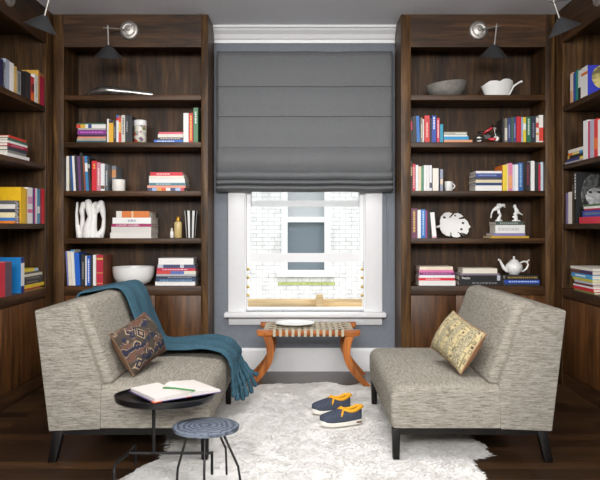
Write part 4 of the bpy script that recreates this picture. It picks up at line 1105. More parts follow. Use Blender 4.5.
for i in range(105):
    for j in range(158):
        x, y = -1.0 + (i + .5) * st, 2.1 + (j + .5) * st
        x2 = x + 0.03 * noise.noise((x * 9, y * 9, 1)); y2 = y + 0.03 * noise.noise((x * 9, y * 9, 5))
        if inside(x2, y2): rm.f.append((rv(i, j), rv(i + 1, j), rv(i + 1, j + 1), rv(i, j + 1))); rm.mi.append(0)
rm.build('hide', FUR, rug, smooth=True)
fm = MB()
RR = random.Random(3)
for k in range(30000):
    x, y = RR.uniform(-0.92, 0.97), RR.uniform(2.9, 5.2)
    if not inside(x, y): continue
    ed = edge_d(x, y)
    if kept(x, y, 0.035): continue
    a = 2 * PI * noise.noise((x * 3, y * 3, 11)) * 1.6 + RR.uniform(-0.7, 0.7) - PI / 2
    Lb = RR.uniform(0.025, 0.05); z0 = 0.004 + (0.015 + HT(x, y)) * min(1, ed / 0.05)
    dx, dy = math.cos(a) * Lb, math.sin(a) * Lb; wx, wy = -math.sin(a) * 0.005, math.cos(a) * 0.005
    up = RR.uniform(0.001, 0.005); o_ = len(fm.v); Y = y - 3.7
    fm.v += [(x - wx, Y - wy, z0), (x + wx, Y + wy, z0), (x + dx * .5 + wx, Y + dy * .5 + wy, z0 + up), (x + dx * .5 - wx, Y + dy * .5 - wy, z0 + up), (x + dx, Y + dy, max(0.002, z0 + up * 0.3))]
    fm.f += [(o_, o_ + 1, o_ + 2, o_ + 3), (o_ + 3, o_ + 2, o_ + 4)]; fm.mi += [0, 0]
me = bpy.data.meshes.new('fur'); me.from_pydata(fm.v, [], fm.f); me.materials.append(FUR)
fo = bpy.data.objects.new('fur', me); C.objects.link(fo); fo.parent = rug; fo['kind'] = 'stuff'

# ------------------------------------------------------------------ slipper chairs (profile drawn for the right-hand one, mirrored for the other)
YN, YFR = 3.42, 4.56
def chair(label, sgn, off):
    r = thing('slipper_chair', label, 'chair', (sgn * 0.85 + off, (YN + YFR) / 2, 0))
    hw = (YFR - YN) / 2
    def pp(pts): return [(sgn * (x - 0.85), z) for x, z in pts]
    # seat with a rounded front edge and a soft crown
    seat = MB(); nx, ny = 30, 40
    x0, x1, z0, zt = 0.431, 1.02, 0.17, 0.372
    prof = [(x1, z0), (x0 + 0.006, z0), (x0, z0 + 0.008), (x0 - 0.006, 0.25)]
    prof += [(x0 - 0.006 + 0.055 * (1 - math.cos(a)), zt - 0.055 + 0.055 * math.sin(a)) for a in [PI / 2 * k / 6 for k in range(7)]]
    prof += [(x0 + 0.05 + (x1 - x0 - 0.05) * k / 10, zt) for k in range(1, 11)]
    rows = []; N = 36
    for j in range(N + 1):
        t = j / N; y = -hw + 2 * hw * t
        e_ = min(t, 1 - t) * 2 * hw      # distance from the side
        rd = 0.03
        ins = rd - math.sqrt(max(0, rd * rd - (rd - min(e_, rd)) ** 2)) if e_ < rd else 0
        row = []
        for (x, z) in prof:
            zz = z
            if z > 0.3:
                cr = 0.022 * math.sin(PI * max(0, min(1, t))) ** 0.6 * math.sin(PI * max(0.0, min(1, (x - x0) / (x1 - x0) * 0.9 + 0.08)))
                zz = z + cr - ins * 0.9
            row.append((x + (ins * 0.5 if x < x0 + 0.03 else 0), zz))
        rows.append((y, row))
    # denser rows next to the sides
    ys = sorted(set([-hw, -hw + .004, -hw + .01, -hw + .018, -hw + .03, hw - .03, hw - .018, hw - .01, hw - .004, hw] + [-hw + .03 + (2 * hw - .06) * k / 24 for k in range(25)]))
    seat = MB(); nP = len(prof)
    for y in ys:
        e_ = min(y + hw, hw - y); t = (y + hw) / (2 * hw); rd = 0.03
        ins = rd - math.sqrt(max(0, rd * rd - (rd - e_) ** 2)) if e_ < rd else 0
        for (x, z) in prof:
            zz = z; xx = x
            if z > 0.3:
                zz += 0.022 * math.sin(PI * t) ** 0.6 * math.sin(PI * min(1, (x - x0 + 0.03) / (x1 - x0 + 0.06))) - ins * 0.9
            if x < x0 + 0.03: xx += ins * 0.6
            xx += 0.003 * noise.noise((x * 5, y * 5, z * 5)); 
            seat.v.append((sgn * (xx - 0.85), y * (hw - 0.008) / hw, zz))
    for j in range(len(ys) - 1):
        for i in range(nP):
            seat.f.append((j * nP + i, j * nP + (i + 1) % nP, (j + 1) * nP + (i + 1) % nP, (j + 1) * nP + i)); seat.mi.append(0)
    seat.f.append(tuple(range(nP))); seat.mi.append(0); seat.f.append(tuple((len(ys) - 1) * nP + i for i in range(nP))); seat.mi.append(0)
    seat.build('seat', TWEED, r, smooth=True)
    shell = [(0.962, 0.166), (1.212, 0.156), (1.282, 0.742), (1.275, 0.748), (1.095, 0.768), (1.085, 0.762), (0.956, 0.395)]
    # shell: start from its front line so that seam stays straight down to the base
    MB().prism(pp(shell), -hw - 0.002, hw + 0.002).build('backrest', TWEED, r, bevel=0.02, seg=3)
    ci = 0.05
    cush = [(1.10, 0.39), (1.165, 0.765), (1.12, 0.787), (1.052, 0.778), (0.905, 0.376), (1.0, 0.35)]
    MB().prism(pp(cush), -hw + ci, hw - ci).build('back_cushion', TWEED, r, bevel=0.03, seg=4)
    fr = MB(); a0, a1 = sorted((sgn * (0.45 - 0.85), sgn * (1.19 - 0.85)))
    fr.box(a0, a1, -hw + 0.015, -hw + 0.05, 0.135, 0.1655).box(a0, a1, hw - 0.05, hw - 0.015, 0.135, 0.1655)
    for q in (0.45, 1.15):
        b0, b1 = sorted((sgn * (q - 0.85), sgn * (q + 0.035 - 0.85))); fr.box(b0, b1, -hw + 0.05, hw - 0.05, 0.135, 0.1655)
    fr.build('base_frame', EBONY, r)
    for s in (-1, 1):
        y0, y1 = sorted((s * (hw - 0.012), s * (hw - 0.052)))
        P = [(0.433, 0.1655), (0.473, 0.1655), (0.469, 0.014), (0.437, 0.014)]
        MB().prism(pp(P), y0, y1).build('leg', EBONY, r, bevel=0.002)
        P = [(1.145, 0.155), (1.195, 0.155), (1.222, 0.0), (1.184, 0.0)]
        MB().prism(pp(P), y0, y1).build('leg', EBONY, r, bevel=0.002)
    return r
chair('grey tweed armless chair with a teal throw over its far side', -1, -0.035)
chair('grey tweed armless chair with a yellow patterned pillow and no throw', 1, 0.0)

# ------------------------------------------------------------------ pillows
def kilim(name, kind):
    m, nt, b = base_mat(name)
    tc = nt.nodes.new('ShaderNodeTexCoord'); sp = nt.nodes.new('ShaderNodeSeparateXYZ'); nt.links.new(tc.outputs['Object'], sp.inputs[0])
    if kind == 'navy':
        vo = nt.nodes.new('ShaderNodeTexVoronoi'); vo.inputs['Scale'].default_value = 14; vo.distance = 'MANHATTAN'; vo.feature = 'F1'
        mp = mapping(nt, (1, 1, 0.2), False); nt.links.new(mp, vo.inputs['Vector'])
        c1 = ramp(nt, vo.outputs['Distance'], [(0.2, lin((150, 124, 98))), (0.28, lin((44, 46, 60))), (0.42, lin((36, 38, 52))), (0.5, lin((178, 156, 128))), (0.58, lin((72, 64, 56)))])
        wv = nt.nodes.new('ShaderNodeTexWave'); wv.inputs['Scale'].default_value = 4.6; wv.inputs['Distortion'].default_value = 3.5; wv.inputs['Detail Scale'].default_value = 5; wv.bands_direction = 'Y'
        nt.links.new(tc.outputs['Object'], wv.inputs['Vector'])
        c2 = ramp(nt, wv.outputs['Fac'], [(0.3, lin((46, 48, 66))), (0.5, lin((72, 62, 48))), (0.66, lin((168, 144, 112))), (0.74, lin((60, 62, 84))), (0.9, lin((104, 74, 60)))])
        n = noise_tex(nt, tc.outputs['Object'], 14, 2)
        g = ramp(nt, n, [(0.46, (0, 0, 0, 1)), (0.52, (1, 1, 1, 1))])
        col = mixc(nt, g, c1, c2)
    else:
        wv = nt.nodes.new('ShaderNodeTexWave'); wv.inputs['Scale'].default_value = 3.2; wv.bands_direction = 'X'; wv.inputs['Distortion'].default_value = 0.4
        nt.links.new(tc.outputs['Object'], wv.inputs['Vector'])
        vo = nt.nodes.new('ShaderNodeTexVoronoi'); vo.inputs['Scale'].default_value = 26; vo.distance = 'CHEBYCHEV'
        nt.links.new(tc.outputs['Object'], vo.inputs['Vector'])
        motif = ramp(nt, vo.outputs['Distance'], [(0.14, lin((92, 84, 70))), (0.22, lin((190, 174, 132))), (0.36, lin((198, 180, 136))), (0.44, lin((104, 98, 82))), (0.55, lin((190, 176, 134)))])
        band = ramp(nt, wv.outputs['Fac'], [(0.5, (0, 0, 0, 1)), (0.6, (1, 1, 1, 1))])
        n = noise_tex(nt, mapping(nt, (60, 60, 60), False), 2.5, 2)
        plain = ramp(nt, n, [(0.42, lin((118, 112, 96))), (0.58, lin((188, 176, 140)))])
        col = mixc(nt, band, motif, plain)
    f = noise_tex(nt, tc.outputs['Object'], 220, 3)
    nt.links.new(col, b.inputs['Base Color']); b.inputs['Roughness'].default_value = 0.9; b.inputs['Specular IOR Level'].default_value = 0.15
    bump(nt, b, f, 0.5, 0.003)
    return m
def pillow(label, name_mat, back_col, A, B, D, th):
    A, B, D = Vector(A), Vector(B), Vector(D)
    ux = (B - A); w = ux.length; ux.normalize()
    uy = (A - D); uy = uy - ux * uy.dot(ux); h = uy.length; uy.normalize()
    uz = ux.cross(uy)
    if uz.y > 0: uz = -uz      # the patterned face looks at the room's front
    cen = A + (B - A) / 2 - uy * h / 2 - uz * th * 0.45
    mat = Matrix((ux, uy, uz)).transposed().to_4x4(); mat.translation = cen
    r = bpy.data.objects.new('pillow', None); C.objects.link(r); r.matrix_world = mat; tag(r, label, 'pillow')
    def face(sz, n=28):
        mb = MB()
        def fn(u, v):
            a, c = u * 2 - 1, v * 2 - 1
            k = max(0, (1 - abs(a) ** 2.6)) ** 0.55 * max(0, (1 - abs(c) ** 2.6)) ** 0.55
            pin = 1 - 0.055 * (1 - abs(c) ** 2) * abs(a) ** 3; pin2 = 1 - 0.07 * (1 - abs(a) ** 2) * abs(c) ** 3
            wr = 0.004 * noise.noise((a * 3, c * 3, sz * 4))
            return (a * w / 2 * pin, c * h / 2 * pin2, sz * (th / 2 * k + 0.002) + wr * k)
        return mb.grid(fn, n, n)
    face(1).build('pillow_front', name_mat, r, smooth=True)
    face(-1).build('pillow_back', back_col, r, smooth=True)
    # welt around the edge
    pts = []
    for k in range(48):
        s = k / 48 * 4; e_ = s % 1; a, c = [(-1 + 2 * e_, -1), (1, -1 + 2 * e_), (1 - 2 * e_, 1), (-1, 1 - 2 * e_)][int(s)]
        pin = 1 - 0.055 * (1 - abs(c) ** 2) * abs(a) ** 3; pin2 = 1 - 0.07 * (1 - abs(a) ** 2) * abs(c) ** 3
        pts.append((a * w / 2 * pin, c * h / 2 * pin2, 0))
    MB().tube(pts + [pts[0]], 0.004, 6).build('welt', back_col, r, smooth=True)
    return r
BRN = cloth('brown_suede', (96, 74, 58), (128, 100, 78), 90)
TAN = cloth('tan_suede', (142, 106, 78), (172, 132, 100), 90)
LA, LB, LD = (-0.937, 3.56, 0.635), (-0.842, 3.93, 0.705), (-0.821, 3.56, 0.418)
pillow('navy and tan kilim pillow propped on the grey chair with the throw', kilim('navy_kilim', 'navy'), BRN, LA, LB, LD, 0.15)
fl = lambda p, dx: (-p[0] - dx, p[1], p[2])
pillow('yellow and grey patterned pillow propped on the grey chair without a throw', kilim('yellow_kilim', 'yellow'), TAN, fl((-0.955, 3.56, 0.638), 0.075), fl((-0.87, 3.95, 0.71), 0.075), fl((-0.836, 3.56, 0.43), 0.08), 0.135)

# ------------------------------------------------------------------ throw
thr = thing('throw_blanket', 'teal wool throw with fringe draped over the grey chair beside the window stool', 'throw', (-0.885, 4.35, 0))
ch = lambda x: -(x) - 0.035
path = [(1.291, 0.70), (1.294, 0.73), (1.288, 0.757), (1.265, 0.768), (1.21, 0.776), (1.15, 0.787), (1.10, 0.798), (1.045, 0.79), (1.008, 0.74), (0.973, 0.65), (0.938, 0.56), (0.905, 0.48),
        (0.875, 0.437), (0.82, 0.43), (0.74, 0.431), (0.66, 0.431), (0.58, 0.43), (0.51, 0.426), (0.455, 0.413), (0.42, 0.388), (0.402, 0.355), (0.398, 0.325)]
def catmull(P, n):
    out = []
    for i in range(len(P) - 1):
        p0, p1, p2, p3 = P[max(i - 1, 0)], P[i], P[i + 1], P[min(i + 2, len(P) - 1)]
        for k in range(n):
            t = k / n
            out.append(tuple(0.5 * (2 * p1[j] + (p2[j] - p0[j]) * t + (2 * p0[j] - 5 * p1[j] + 4 * p2[j] - p3[j]) * t * t + (3 * p1[j] - p0[j] - 3 * p2[j] + p3[j]) * t ** 3) for j in range(len(p1))))
    out.append(tuple(P[-1])); return out
pth = catmull(path, 4); nP = len(pth)
def thfn(u, v):
    i = min(nP - 1, int(round(v * (nP - 1)))); x, z = pth[i]
    x2, z2 = pth[min(nP - 1, i + 1)]; x1, z1 = pth[max(0, i - 1)]
    tx, tz = x2 - x1, z2 - z1; L = math.hypot(tx, tz); nx_, nz_ = -(tz / L), tx / L      # pointing off the chair
    if nx_ * -1 + nz_ < 0 and v > 0.2: nx_, nz_ = nx_, nz_
    y0 = 4.10 + 0.03 * noise.noise((v * 5, 0, 2)) + 0.03 * max(0, 0.35 - abs(v - 0.5)); y1 = 4.62
    y = y0 + (y1 - y0) * u
    b = 0.012 * math.sin(u * 15 + 3.5 * noise.noise((v * 4, u, 1))) + 0.016 * noise.noise((u * 5, v * 11, 7)) + 0.01 * math.sin(PI * u)
    b = max(b, 0.0) * (0.35 if v < 0.3 else 1) + 0.003
    edge = max(0, (y - 4.574) / 0.046)
    s_ = 1 if True else -1
    ox, oz = (-nx_, -nz_) if (nz_ < 0 and 0.25 < v < 0.9) else (nx_, nz_)
    if v <= 0.25: ox, oz = (1, 0) if v < 0.06 else (0.3, 0.95)
    if v >= 0.9: ox, oz = (-1, 0.2)
    return (ch(x + ox * b) + 0.885, y - 4.35, z + oz * b - 0.03 * edge * edge)
tm = MB().grid(thfn, 34, nP - 1)
to = tm.build('throw_cloth', TEAL, thr, smooth=True)
md = to.modifiers.new('t', 'SOLIDIFY'); md.thickness = 0.014; md.offset = 0
md = to.modifiers.new('s', 'SMOOTH'); md.factor = 0.5; md.iterations = 4
rt = random.Random(5)
for k in range(11):
    y = 4.125 + 0.043 * k; out_ = (0, .012, .004, .03, .018, .045, .03, .06, .045, .075, .085)[k]; zb = (.15, .12, .17, .10, .14, .11, .16, .10, .18, .13, .2)[k]
    P = [(0.406, 0.385), (0.39, 0.335), (0.386 - out_ * .4, 0.27), (0.385 - out_, 0.21), (0.378 - out_ * 1.35, zb)]
    P = catmull([(a, y + 0.008 * rt.uniform(-1, 1) * i, c) for i, (a, c) in enumerate(P)], 6)
    n = len(P)
    rad = [0.0105 + 0.0018 * math.sin(i * 1.3 + k) for i in range(n)]
    for i, q_ in zip(range(n - 8, n), (.015, .016, .011, .012, .0145, .016, .0165, .012)): rad[i] = q_
    MB().tube([(ch(a) + 0.885, yy - 4.35, c) for a, yy, c in P], rad, 10).build('tassel', TEAL, thr, smooth=True)

# ------------------------------------------------------------------ window stool
sd0, sd1 = 5.03, 5.45
xc = PX(308.5, 5.03)
stool = thing('window_stool', 'honey wood curved-leg stool with woven webbing seat under the window', 'stool', (xc, 5.24, 0))
u = 5.03 / F
def legpath(sx):
    pts = [(-43, 330), (-40, 338), (-38, 346), (-38, 355), (-41, 364), (-47, 373), (-54, 381), (-60.5, 387.3)]
    return [(sx * p[0] * -u if sx < 0 else p[0] * u * -1 * -1, PZ(p[1], 5.03)) for p in pts]
for sx in (1, -1):
    for yy in (sd0 - 5.24, sd1 - 5.24):
        zt = 0.419
        L = catmull([(p[0] if sx > 0 else -p[0], p[1]) for p in [((q_[0]) * u, PZ(q_[1], 5.03)) for q_ in [(-43, 331), (-40.5, 338), (-38.5, 346), (-38.3, 355), (-41, 364), (-47, 373), (-54, 381), (-60.5, 387.8)]]], 4)
        n = len(L); w = [0.060 - 0.022 * i / n for i in range(n)]
        mb = MB()
        for i, (x, z) in enumerate(L):
            x0_, z0_ = L[max(0, i - 1)]; x1_, z1_ = L[min(n - 1, i + 1)]
            tx, tz = x1_ - x0_, z1_ - z0_; ln = math.hypot(tx, tz); nx_, nz_ = tz / ln, -tx / ln
            zc_ = max(z, 0.0)
            for dn, dy in ((-.5, -.016), (.5, -.016), (.5, .016), (-.5, .016)):
                mb.v.append((x + nx_ * dn * w[i], yy + dy, max(0.004 if yy > 0 else 0.018, z + nz_ * dn * w[i])))
        for i in range(n - 1):
            for k in range(4): mb.f.append((i * 4 + k, i * 4 + (k + 1) % 4, (i + 1) * 4 + (k + 1) % 4, (i + 1) * 4 + k)); mb.mi.append(0)
        mb.f.append((3, 2, 1, 0)); mb.f.append(tuple((n - 1) * 4 + k for k in range(4))); mb.mi += [0, 0]
        mb.build('leg', WS, stool, smooth=True)
        # the scrolled block on top of the leg
        blk = [(sx * -0.37, 0.419), (sx * -0.37, 0.385), (sx * -0.345, 0.372), (sx * -0.265, 0.372), (sx * -0.255, 0.385), (sx * -0.255, 0.419)]
        lb = MB().prism(blk, yy - 0.019, yy + 0.019).build('leg_block', WSX, stool, bevel=0.003)
        MB().lathe([(0.009, 0), (0.009, 0.004), (0.004, 0.006)], 14, 0, Matrix.Translation((sx * -0.315, yy - 0.019, 0.395)) @ Matrix.Rotation(PI / 2, 4, 'X')).build('peg', WSX, lb, smooth=True)
for yy in (sd0 - 5.24, sd1 - 5.24):
    MB().box(-0.254, 0.254, yy - 0.014, yy + 0.014, 0.376, 0.416).build('seat_rail', WSX, stool, bevel=0.002)
for sx in (-1, 1):
    MB().box(sx * 0.31 - 0.013, sx * 0.31 + 0.013, sd0 - 5.24 + 0.02, sd1 - 5.24 - 0.02, 0.376, 0.41).build('seat_rail', WS, stool, bevel=0.002)
yf, yb = sd0 - 5.24, sd1 - 5.24
ns = 12
for k in range(ns):
    x = -0.245 + 0.49 * k / (ns - 1); hw_ = 0.010
    P = [(yf - 0.016, 0.372), (yf - 0.018, 0.395), (yf - 0.016, 0.418), (yf, 0.4215)] + [(yf + (yb - yf) * t, 0.4215 - 0.008 * math.sin(PI * t) + (0.0045 if (i + k) % 2 else -0.002)) for i, t in enumerate([j / 9 for j in range(1, 9)])] + [(yb, 0.4215), (yb + 0.016, 0.418), (yb + 0.018, 0.395), (yb + 0.016, 0.372)]
    mb = MB()
    for (y, z) in P: mb.v += [(x - hw_, y, z), (x + hw_, y, z)]
    for i in range(len(P) - 1): mb.f.append((2 * i, 2 * i + 1, 2 * i + 3, 2 * i + 2)); mb.mi.append(0)
    ob = mb.build('webbing_strap', BEIGE, stool); md = ob.modifiers.new('t', 'SOLIDIFY'); md.thickness = 0.003; md.offset = 1
for k in range(8):
    y = yf + (yb - yf) * (k + 0.8) / 8.6
    P = [(-0.325, 0.4), (-0.324, 0.412), (-0.31, 0.4155)] + [(-0.25 + 0.5 * t, 0.4175 - 0.008 * math.sin(PI * t) * 0.8 + (0.005 if (i + k) % 2 else -0.0015)) for i, t in enumerate([j / 22 for j in range(23)])] + [(0.31, 0.4155), (0.324, 0.412), (0.325, 0.4)]
    mb = MB()
    for (x, z) in P: mb.v += [(x, y - 0.0145, z), (x, y + 0.0145, z)]
    for i in range(len(P) - 1): mb.f.append((2 * i, 2 * i + 2, 2 * i + 3, 2 * i + 1)); mb.mi.append(0)
    ob = mb.build('webbing_strap', BEIGE, stool); md = ob.modifiers.new('t', 'SOLIDIFY'); md.thickness = 0.0025; md.offset = 1
dpl = 5.22
tag(MB().lathe([(0.08, 0), (0.1, 0.003), (0.147, 0.017), (0.146, 0.02), (0.1, 0.007), (0, 0.006)], 44).build('plate', PORC, loc=(PX(295, dpl), dpl, 0.4275), smooth=True), 'round white plate resting on the woven stool under the window', 'plate')

# ------------------------------------------------------------------ shoes
NVY = cloth('navy_canvas', (52, 58, 72), (80, 86, 100), 120); YEL = M((226, 160, 24), 0.7); SOLE = M((228, 224, 214), 0.6); INS = M((60, 48, 30), 0.8)
def shoe(label, loc, rz):
    r = thing('shoe', label, 'shoe', loc, rz, 'pair of shoes on the rug')
    L = 0.262; N = 36
    def hw(t):      # half width; t 0 = heel, 1 = toe
        return 0.0005 + (0.036 + 0.014 * math.sin(PI * max(0, min(1, (t - 0.15) / 0.85))) ** 1.2) * (1 - abs(2 * t - 1) ** (5 if t < .5 else 4.2)) ** 0.5
    def sz(t): return 0.010 * max(0, (t - 0.72) / 0.28) ** 2          # toe spring
    def st_(t): return 0.028 - 0.006 * t + (0.004 if t > .9 else 0)            # sole height
    mb = MB(); K = 16
    # sole
    rows = []
    for i in range(N + 1):
        t = i / N; w = hw(t) + 0.003
        rows.append([(-w * .9, sz(t)), (-w, sz(t) + 0.006), (-w, sz(t) + st_(t)), (w, sz(t) + st_(t)), (w, sz(t) + 0.006), (w * .9, sz(t))])
        mb.v += [(L * t - L / 2, y, z) for y, z in rows[-1]]
    for i in range(N):
        for k in range(6): mb.f.append((i * 6 + k, i * 6 + (k + 1) % 6, (i + 1) * 6 + (k + 1) % 6, (i + 1) * 6 + k)); mb.mi.append(0)
    mb.f.append(tuple(range(6))); mb.f.append(tuple(N * 6 + k for k in range(6))); mb.mi += [0, 0]
    solo = mb.build('sole', SOLE, r, smooth=True)
    # upper: two walls that meet along the vamp and stay apart around the foot opening
    def top(t): return (0.086 + 0.006 * math.cos(t * 7) if t < .12 else 0.088 - 0.012 * math.sin(PI * (t - .12) / .36)) if t < .48 else 0.092 - 0.030 * ((t - .48) / .52) ** 1.1
    def gap(t): return 0 if t > .5 else 0.024 * math.sqrt(max(0, 1 - ((t - .25) / .25) ** 2)) + 0.001
    up = MB(); H = 7
    for i in range(N + 1):
        t = i / N; w = hw(t); g_ = gap(t); zt_ = top(t); zb = sz(t) + st_(t) * 0.8
        zt_ = max(zt_, zb + 0.004)
        side = []
        for k in range(H + 1):
            s = k / H
            y = w * math.cos(s * PI / 2) ** 0.75 * (1 - 0) + g_ * (1 - math.cos(s * PI / 2) ** 0.75)
            z = zb + (zt_ - zb) * math.sin(s * PI / 2) ** (0.85)
            side.append((y, z))
        up.v += [(L * t - L / 2, y, z) for y, z in side] + [(L * t - L / 2, -y, z) for y, z in reversed(side)]
    M2 = 2 * (H + 1)
    for i in range(N):
        for k in range(M2 - 1):
            if k == H and gap((i + .5) / N) > 0: continue
            up.f.append((i * M2 + k, i * M2 + k + 1, (i + 1) * M2 + k + 1, (i + 1) * M2 + k)); up.mi.append(0)
    uo = up.build('upper', NVY, r, smooth=True)
    md = uo.modifiers.new('t', 'SOLIDIFY'); md.thickness = 0.003; md.offset = -1
    ring = []
    for s in range(33):
        a = 2 * PI * s / 32; t = .25 + .25 * math.cos(a)
        ring.append((L * t - L / 2, (gap(t) + 0.003) * (1 if math.sin(a) >= 0 else -1) * (abs(math.sin(a)) ** .2 if abs(math.sin(a)) > 1e-6 else 0), top(t) + 0.001))
    MB().tube(ring, 0.0105, 8).build('collar', YEL, r, smooth=True)
    MB().grid(lambda u_, v_: (L * (.04 + .44 * u_) - L / 2, (hw(.04 + .44 * u_) - 0.006) * (2 * v_ - 1), 0.05), 10, 6).build('insole', INS, r)
    for s in (-1, 1):       # the gore at the side of the vamp
        P = [(L * t - L / 2, s * (hw(t) * math.cos(q_ * PI / 2) ** .75 + 0.0025), (lambda zb: zb + (top(t) - zb) * math.sin(q_ * PI / 2) ** .85)(st_(t) * .8)) for t, q_ in ((.46, .88), (.5, .68), (.535, .48), (.56, .32))]
        MB().tube(P, [0.006, 0.007, 0.006, 0.003], 8).build('side_gore', YEL, r, smooth=True)
        MB().box(-L / 2 + 0.018, -L / 2 + 0.062, s * (hw(.14) + 0.0045) - 0.002, s * (hw(.14) + 0.0045) + 0.002, 0.009, 0.018).build('heel_window', M((96, 40, 36), 0.4), solo, bevel=0.002)
    MB().tube([(L * t - L / 2, 0, top(t) + 0.003) for t in (.49, .53, .56)], [0.007, 0.006, 0.003], 8).build('tongue_tab', YEL, r, smooth=True)
    # raised moccasin seam round the toe
    P = [(L * t - L / 2, s * hw(t) * .62, 0) for s, ts in ((1, [.56 + .38 * k / 10 for k in range(11)]), (-1, [.94 - .38 * k / 10 for k in range(11)])) for t in ts]
    P2 = []
    for x, y, _ in P:
        t = (x + L / 2) / L; c_ = min(1, abs(y) / max(hw(t), 1e-4)); s_ = math.acos(min(1, c_ ** (1 / .75))) / (PI / 2); zb = sz(t) + st_(t) * .8
        P2.append((x, y, zb + (top(t) - zb) * math.sin(s_ * PI / 2) ** .85 + 0.0005))
    MB().tube(P2, 0.002, 6).build('toe_seam', M((60, 66, 84), 0.8), uo, smooth=True)
    return r
shoe('navy slip-on shoe with yellow collar, farther of the pair on the rug', (PX(331, 4.33), 4.30, 0.02), PI + math.radians(24))
shoe('navy slip-on shoe with yellow collar, nearer of the pair on the rug', (PX(341, 4.02), 4.03, 0.02), PI + math.radians(20))

# ------------------------------------------------------------------ side table, open book, little stool
TD = 3.21
tx = PX(165, TD); ZT = 0.389
tab = thing('side_table', 'small black tray-top side table in front of the grey chair', 'table', (tx, TD, 0))
ta, tb = 0.229, 0.175
MB().lathe([(0.94, ZT - 0.03), (0.985, ZT - 0.024), (1.0, ZT - 0.004), (1.0, ZT), (0.975, ZT), (0.965, ZT - 0.012), (0, ZT - 0.012)], 64, 0, Matrix.Diagonal((ta, tb, 1, 1))).build('tray_top', BLACK, tab, smooth=True)
px_ = PX(153.7, TD) - tx
zb = 0.118
MB().tube([(px_, 0, zb), (px_, 0, ZT - 0.029)], 0.0085, 12).build('post', IRON, tab, smooth=True)
xl, xr_ = PX(128.5, TD) - tx, PX(212, TD) - tx
MB().tube([(xl, 0, zb), (xr_, 0, zb)], 0.007, 10).build('crossbar', IRON, tab, smooth=True)
for ys, x_ in ((0.13, xl + 0.0), (-0.17, xl - 0.02)):
    MB().tube([(xl, 0, zb), (x_, ys * .75, zb), (x_, ys * .95, zb - 0.006), (x_, ys, zb - 0.02), (x_, ys * 1.02, 0.016 if ys > 0 else 0.018)], 0.0065, 10).build('leg', IRON, tab, smooth=True)
MB().tube([(xr_, 0, zb + 0.007), (xr_, 0, 0.02)], 0.0065, 10).build('leg', IRON, tab, smooth=True)

# open book: local x along the lower edge, y up the page
zbk = ZT + 0.002
def gp(px, py, z): 
    dd = (CAMZ - z) * F / (py - HY); return Vector((PX(px, dd), dd, z))
b0, b1, b3 = gp(153, 403, zbk), gp(219, 389, zbk), gp(139.5, 388.5, zbk)
ux = Vector((0.80, 0.60, 0)); bw = 0.345; b1 = b0 + ux * bw
uy = Vector((-ux.y, ux.x, 0)); bh = 0.262
bk = bpy.data.objects.new('open_book', None); C.objects.link(bk)
mt = Matrix((ux, uy, Vector((0, 0, 1)))).transposed().to_4x4(); mt.translation = (b0 + b1) / 2
bk.matrix_world = mt; tag(bk, 'open white-paged book lying on the black side table', 'book')
bw *= 0.97
cv = MB()
cv.box(-bw / 2 - 0.004, -0.012, -0.004, bh + 0.004, 0.0, 0.0025, 0).box(-0.012, 0.012, -0.004, bh + 0.004, 0.0, 0.002, 1).box(0.012, bw / 2 + 0.004, -0.004, bh + 0.004, 0.0, 0.0025, 0)
cvo = cv.build('cover', [M((84, 74, 120), 0.4), M((176, 36, 60), 0.4)], bk)
MB().box(-bw / 2 - 0.0045, -bw / 2 + 0.035, -0.0046, 0.02, -0.0004, 0.003).build('cover_corner', M((230, 106, 70), 0.4), cvo)
PG = M((218, 211, 206), 0.75)
for s in (-1, 1):
    pg = MB(); n = 20
    prof = []
    for k in range(n + 1):
        t = k / n; x = s * (0.002 + (bw / 2 - 0.006) * t)
        z = 0.004 + 0.022 * (1 - (1 - min(1, t * 5)) ** 2) * (1 - 0.45 * t) if s < 0 else 0.004 + 0.019 * (1 - (1 - min(1, t * 4)) ** 2) * (1 - 0.6 * t)
        prof.append((x, z))
    poly = [(prof[0][0], 0.0026)] + prof + [(prof[-1][0], 0.0026)]
    pg.prism(poly, 0.0, bh, 'y').build('page_block', PG, bk, smooth=True)
rb = MB(); P = [(-0.075, 0.115, 0.0295), (-0.03, 0.10, 0.0305), (-0.004, 0.085, 0.024), (0.006, 0.05, 0.02), (0.006, 0.0, 0.017), (0.004, -0.012, 0.008)]
P = [(-0.06, 0.135, 0.0265), (-0.045, 0.12, 0.027), (-0.022, 0.085, 0.0275), (0.0, 0.05, 0.026), (0.018, 0.02, 0.0255), (0.03, 0.002, 0.0245)]
rb.tube(P, [1] * len(P), 4, 0, (0, 0, 1), [(0.002, 0.0085), (-0.001, 0.0085), (-0.001, -0.0085), (0.002, -0.0085)])
rb.build('bookmark', M((70, 140, 74), 0.6), bk)

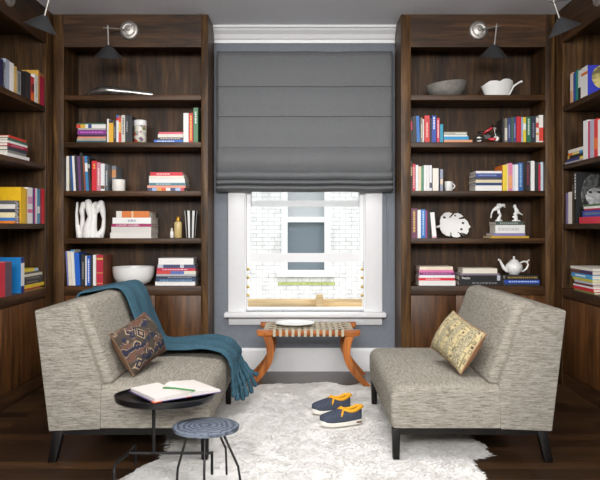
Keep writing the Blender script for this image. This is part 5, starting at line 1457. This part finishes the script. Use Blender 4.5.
sdp = 3.02
ls = thing('low_stool', 'low round stool with blue-grey ringed top beside the side table', 'stool', (PX(206, sdp), sdp, 0))
m, nt, b = base_mat('blue_grey_rings')
wv = nt.nodes.new('ShaderNodeTexWave'); wv.wave_type = 'RINGS'; wv.rings_direction = 'Z'; wv.inputs['Scale'].default_value = 13; wv.inputs['Distortion'].default_value = 5; wv.inputs['Detail'].default_value = 3; wv.inputs['Detail Scale'].default_value = 2.2
mpn = mapping(nt, (1, 1, 1), False, ); nt.links.new(mpn, wv.inputs['Vector'])
nt.links.new(ramp(nt, wv.outputs['Fac'], [(0.2, lin((62, 70, 84))), (0.55, lin((84, 92, 106))), (0.85, lin((108, 116, 130)))]), b.inputs['Base Color'])
b.inputs['Roughness'].default_value = 0.6; bump(nt, b, wv.outputs['Fac'], 0.4, 0.004)
zs_ = PZ(425, sdp)
MB().lathe([(0.128, zs_ - 0.024), (0.14, zs_ - 0.02), (0.144, zs_ - 0.004), (0.140, zs_), (0.0, zs_ + 0.0005)], 48, 0, Matrix.Diagonal((1, .9, 1, 1))).build('seat', m, ls, smooth=True)
for (a0, k0, k1, r0, r1, r2) in ((218, .5, 0, .09, .135, .145), (275, .5, 0, .08, .14, .13), (70, .5, 0, .085, .19, .2), (335, .5, 0, .085, .16, .185)):
    a = math.radians(a0); cx, sy = math.cos(a), math.sin(a)
    P = [(cx * r0, sy * r0, zs_ - 0.024), (cx * r1, sy * r1, zs_ * .48), (cx * r1 * 1.01, sy * r1 * 1.01, zs_ * .44), (cx * r2, sy * r2, 0.02)]
    MB().tube(P, 0.0052, 8).build('leg', IRON, ls, smooth=True)

# ------------------------------------------------------------------ light, world, camera
w = bpy.data.worlds.new('World'); bpy.context.scene.world = w; w.use_nodes = True
bg = w.node_tree.nodes['Background']; bg.inputs['Color'].default_value = (0.95, 0.98, 1.0, 1); bg.inputs['Strength'].default_value = 2.2
def area(name, loc, target, sx, sy, power, col=(1, 1, 1)):
    l = bpy.data.lights.new(name, 'AREA'); l.shape = 'RECTANGLE'; l.size = sx; l.size_y = sy; l.energy = power; l.color = col
    o = bpy.data.objects.new(name, l); C.objects.link(o); o.location = loc
    o.rotation_euler = (Vector(target) - Vector(loc)).to_track_quat('-Z', 'Y').to_euler()
    return o
area('front_fill', (-0.2, -1.5, 2.3), (0.0, 4.8, 1.5), 3.6, 0.8, 285, (1.0, 0.98, 0.96))  # added fill by the closed front wall, stands in for unseen daylight
area('overhead_fill', (0, 3.3, 2.74), (0, 3.3, 0), 1.7, 1.5, 54, (1.0, 0.975, 0.95))  # added out-of-view panel to give more light from above
sun = bpy.data.lights.new('sun', 'SUN'); sun.energy = 0.6; sun.angle = 0.02; sun.color = (1, 0.97, 0.92)
so_ = bpy.data.objects.new('sun', sun); C.objects.link(so_); so_.rotation_euler = Vector((-0.5, 0.62, -0.6)).to_track_quat('-Z', 'Y').to_euler()
cam = bpy.data.cameras.new('camera'); co = bpy.data.objects.new('camera', cam); C.objects.link(co)
co.location = (0, 0, CAMZ); co.rotation_euler = (PI / 2, 0, 0)
cam.sensor_width = 36; cam.lens = F / 600 * 36; cam.shift_x = (300 - VX) / 600; cam.shift_y = (HY - 240) / 600
cam.clip_start = 0.05; cam.clip_end = 100
sc = bpy.context.scene; sc.camera = co
sc.view_settings.view_transform = 'Standard'; sc.view_settings.look = 'None'; sc.view_settings.gamma = 1; sc.view_settings.use_curve_mapping = False
sc.view_settings.exposure = 0.0
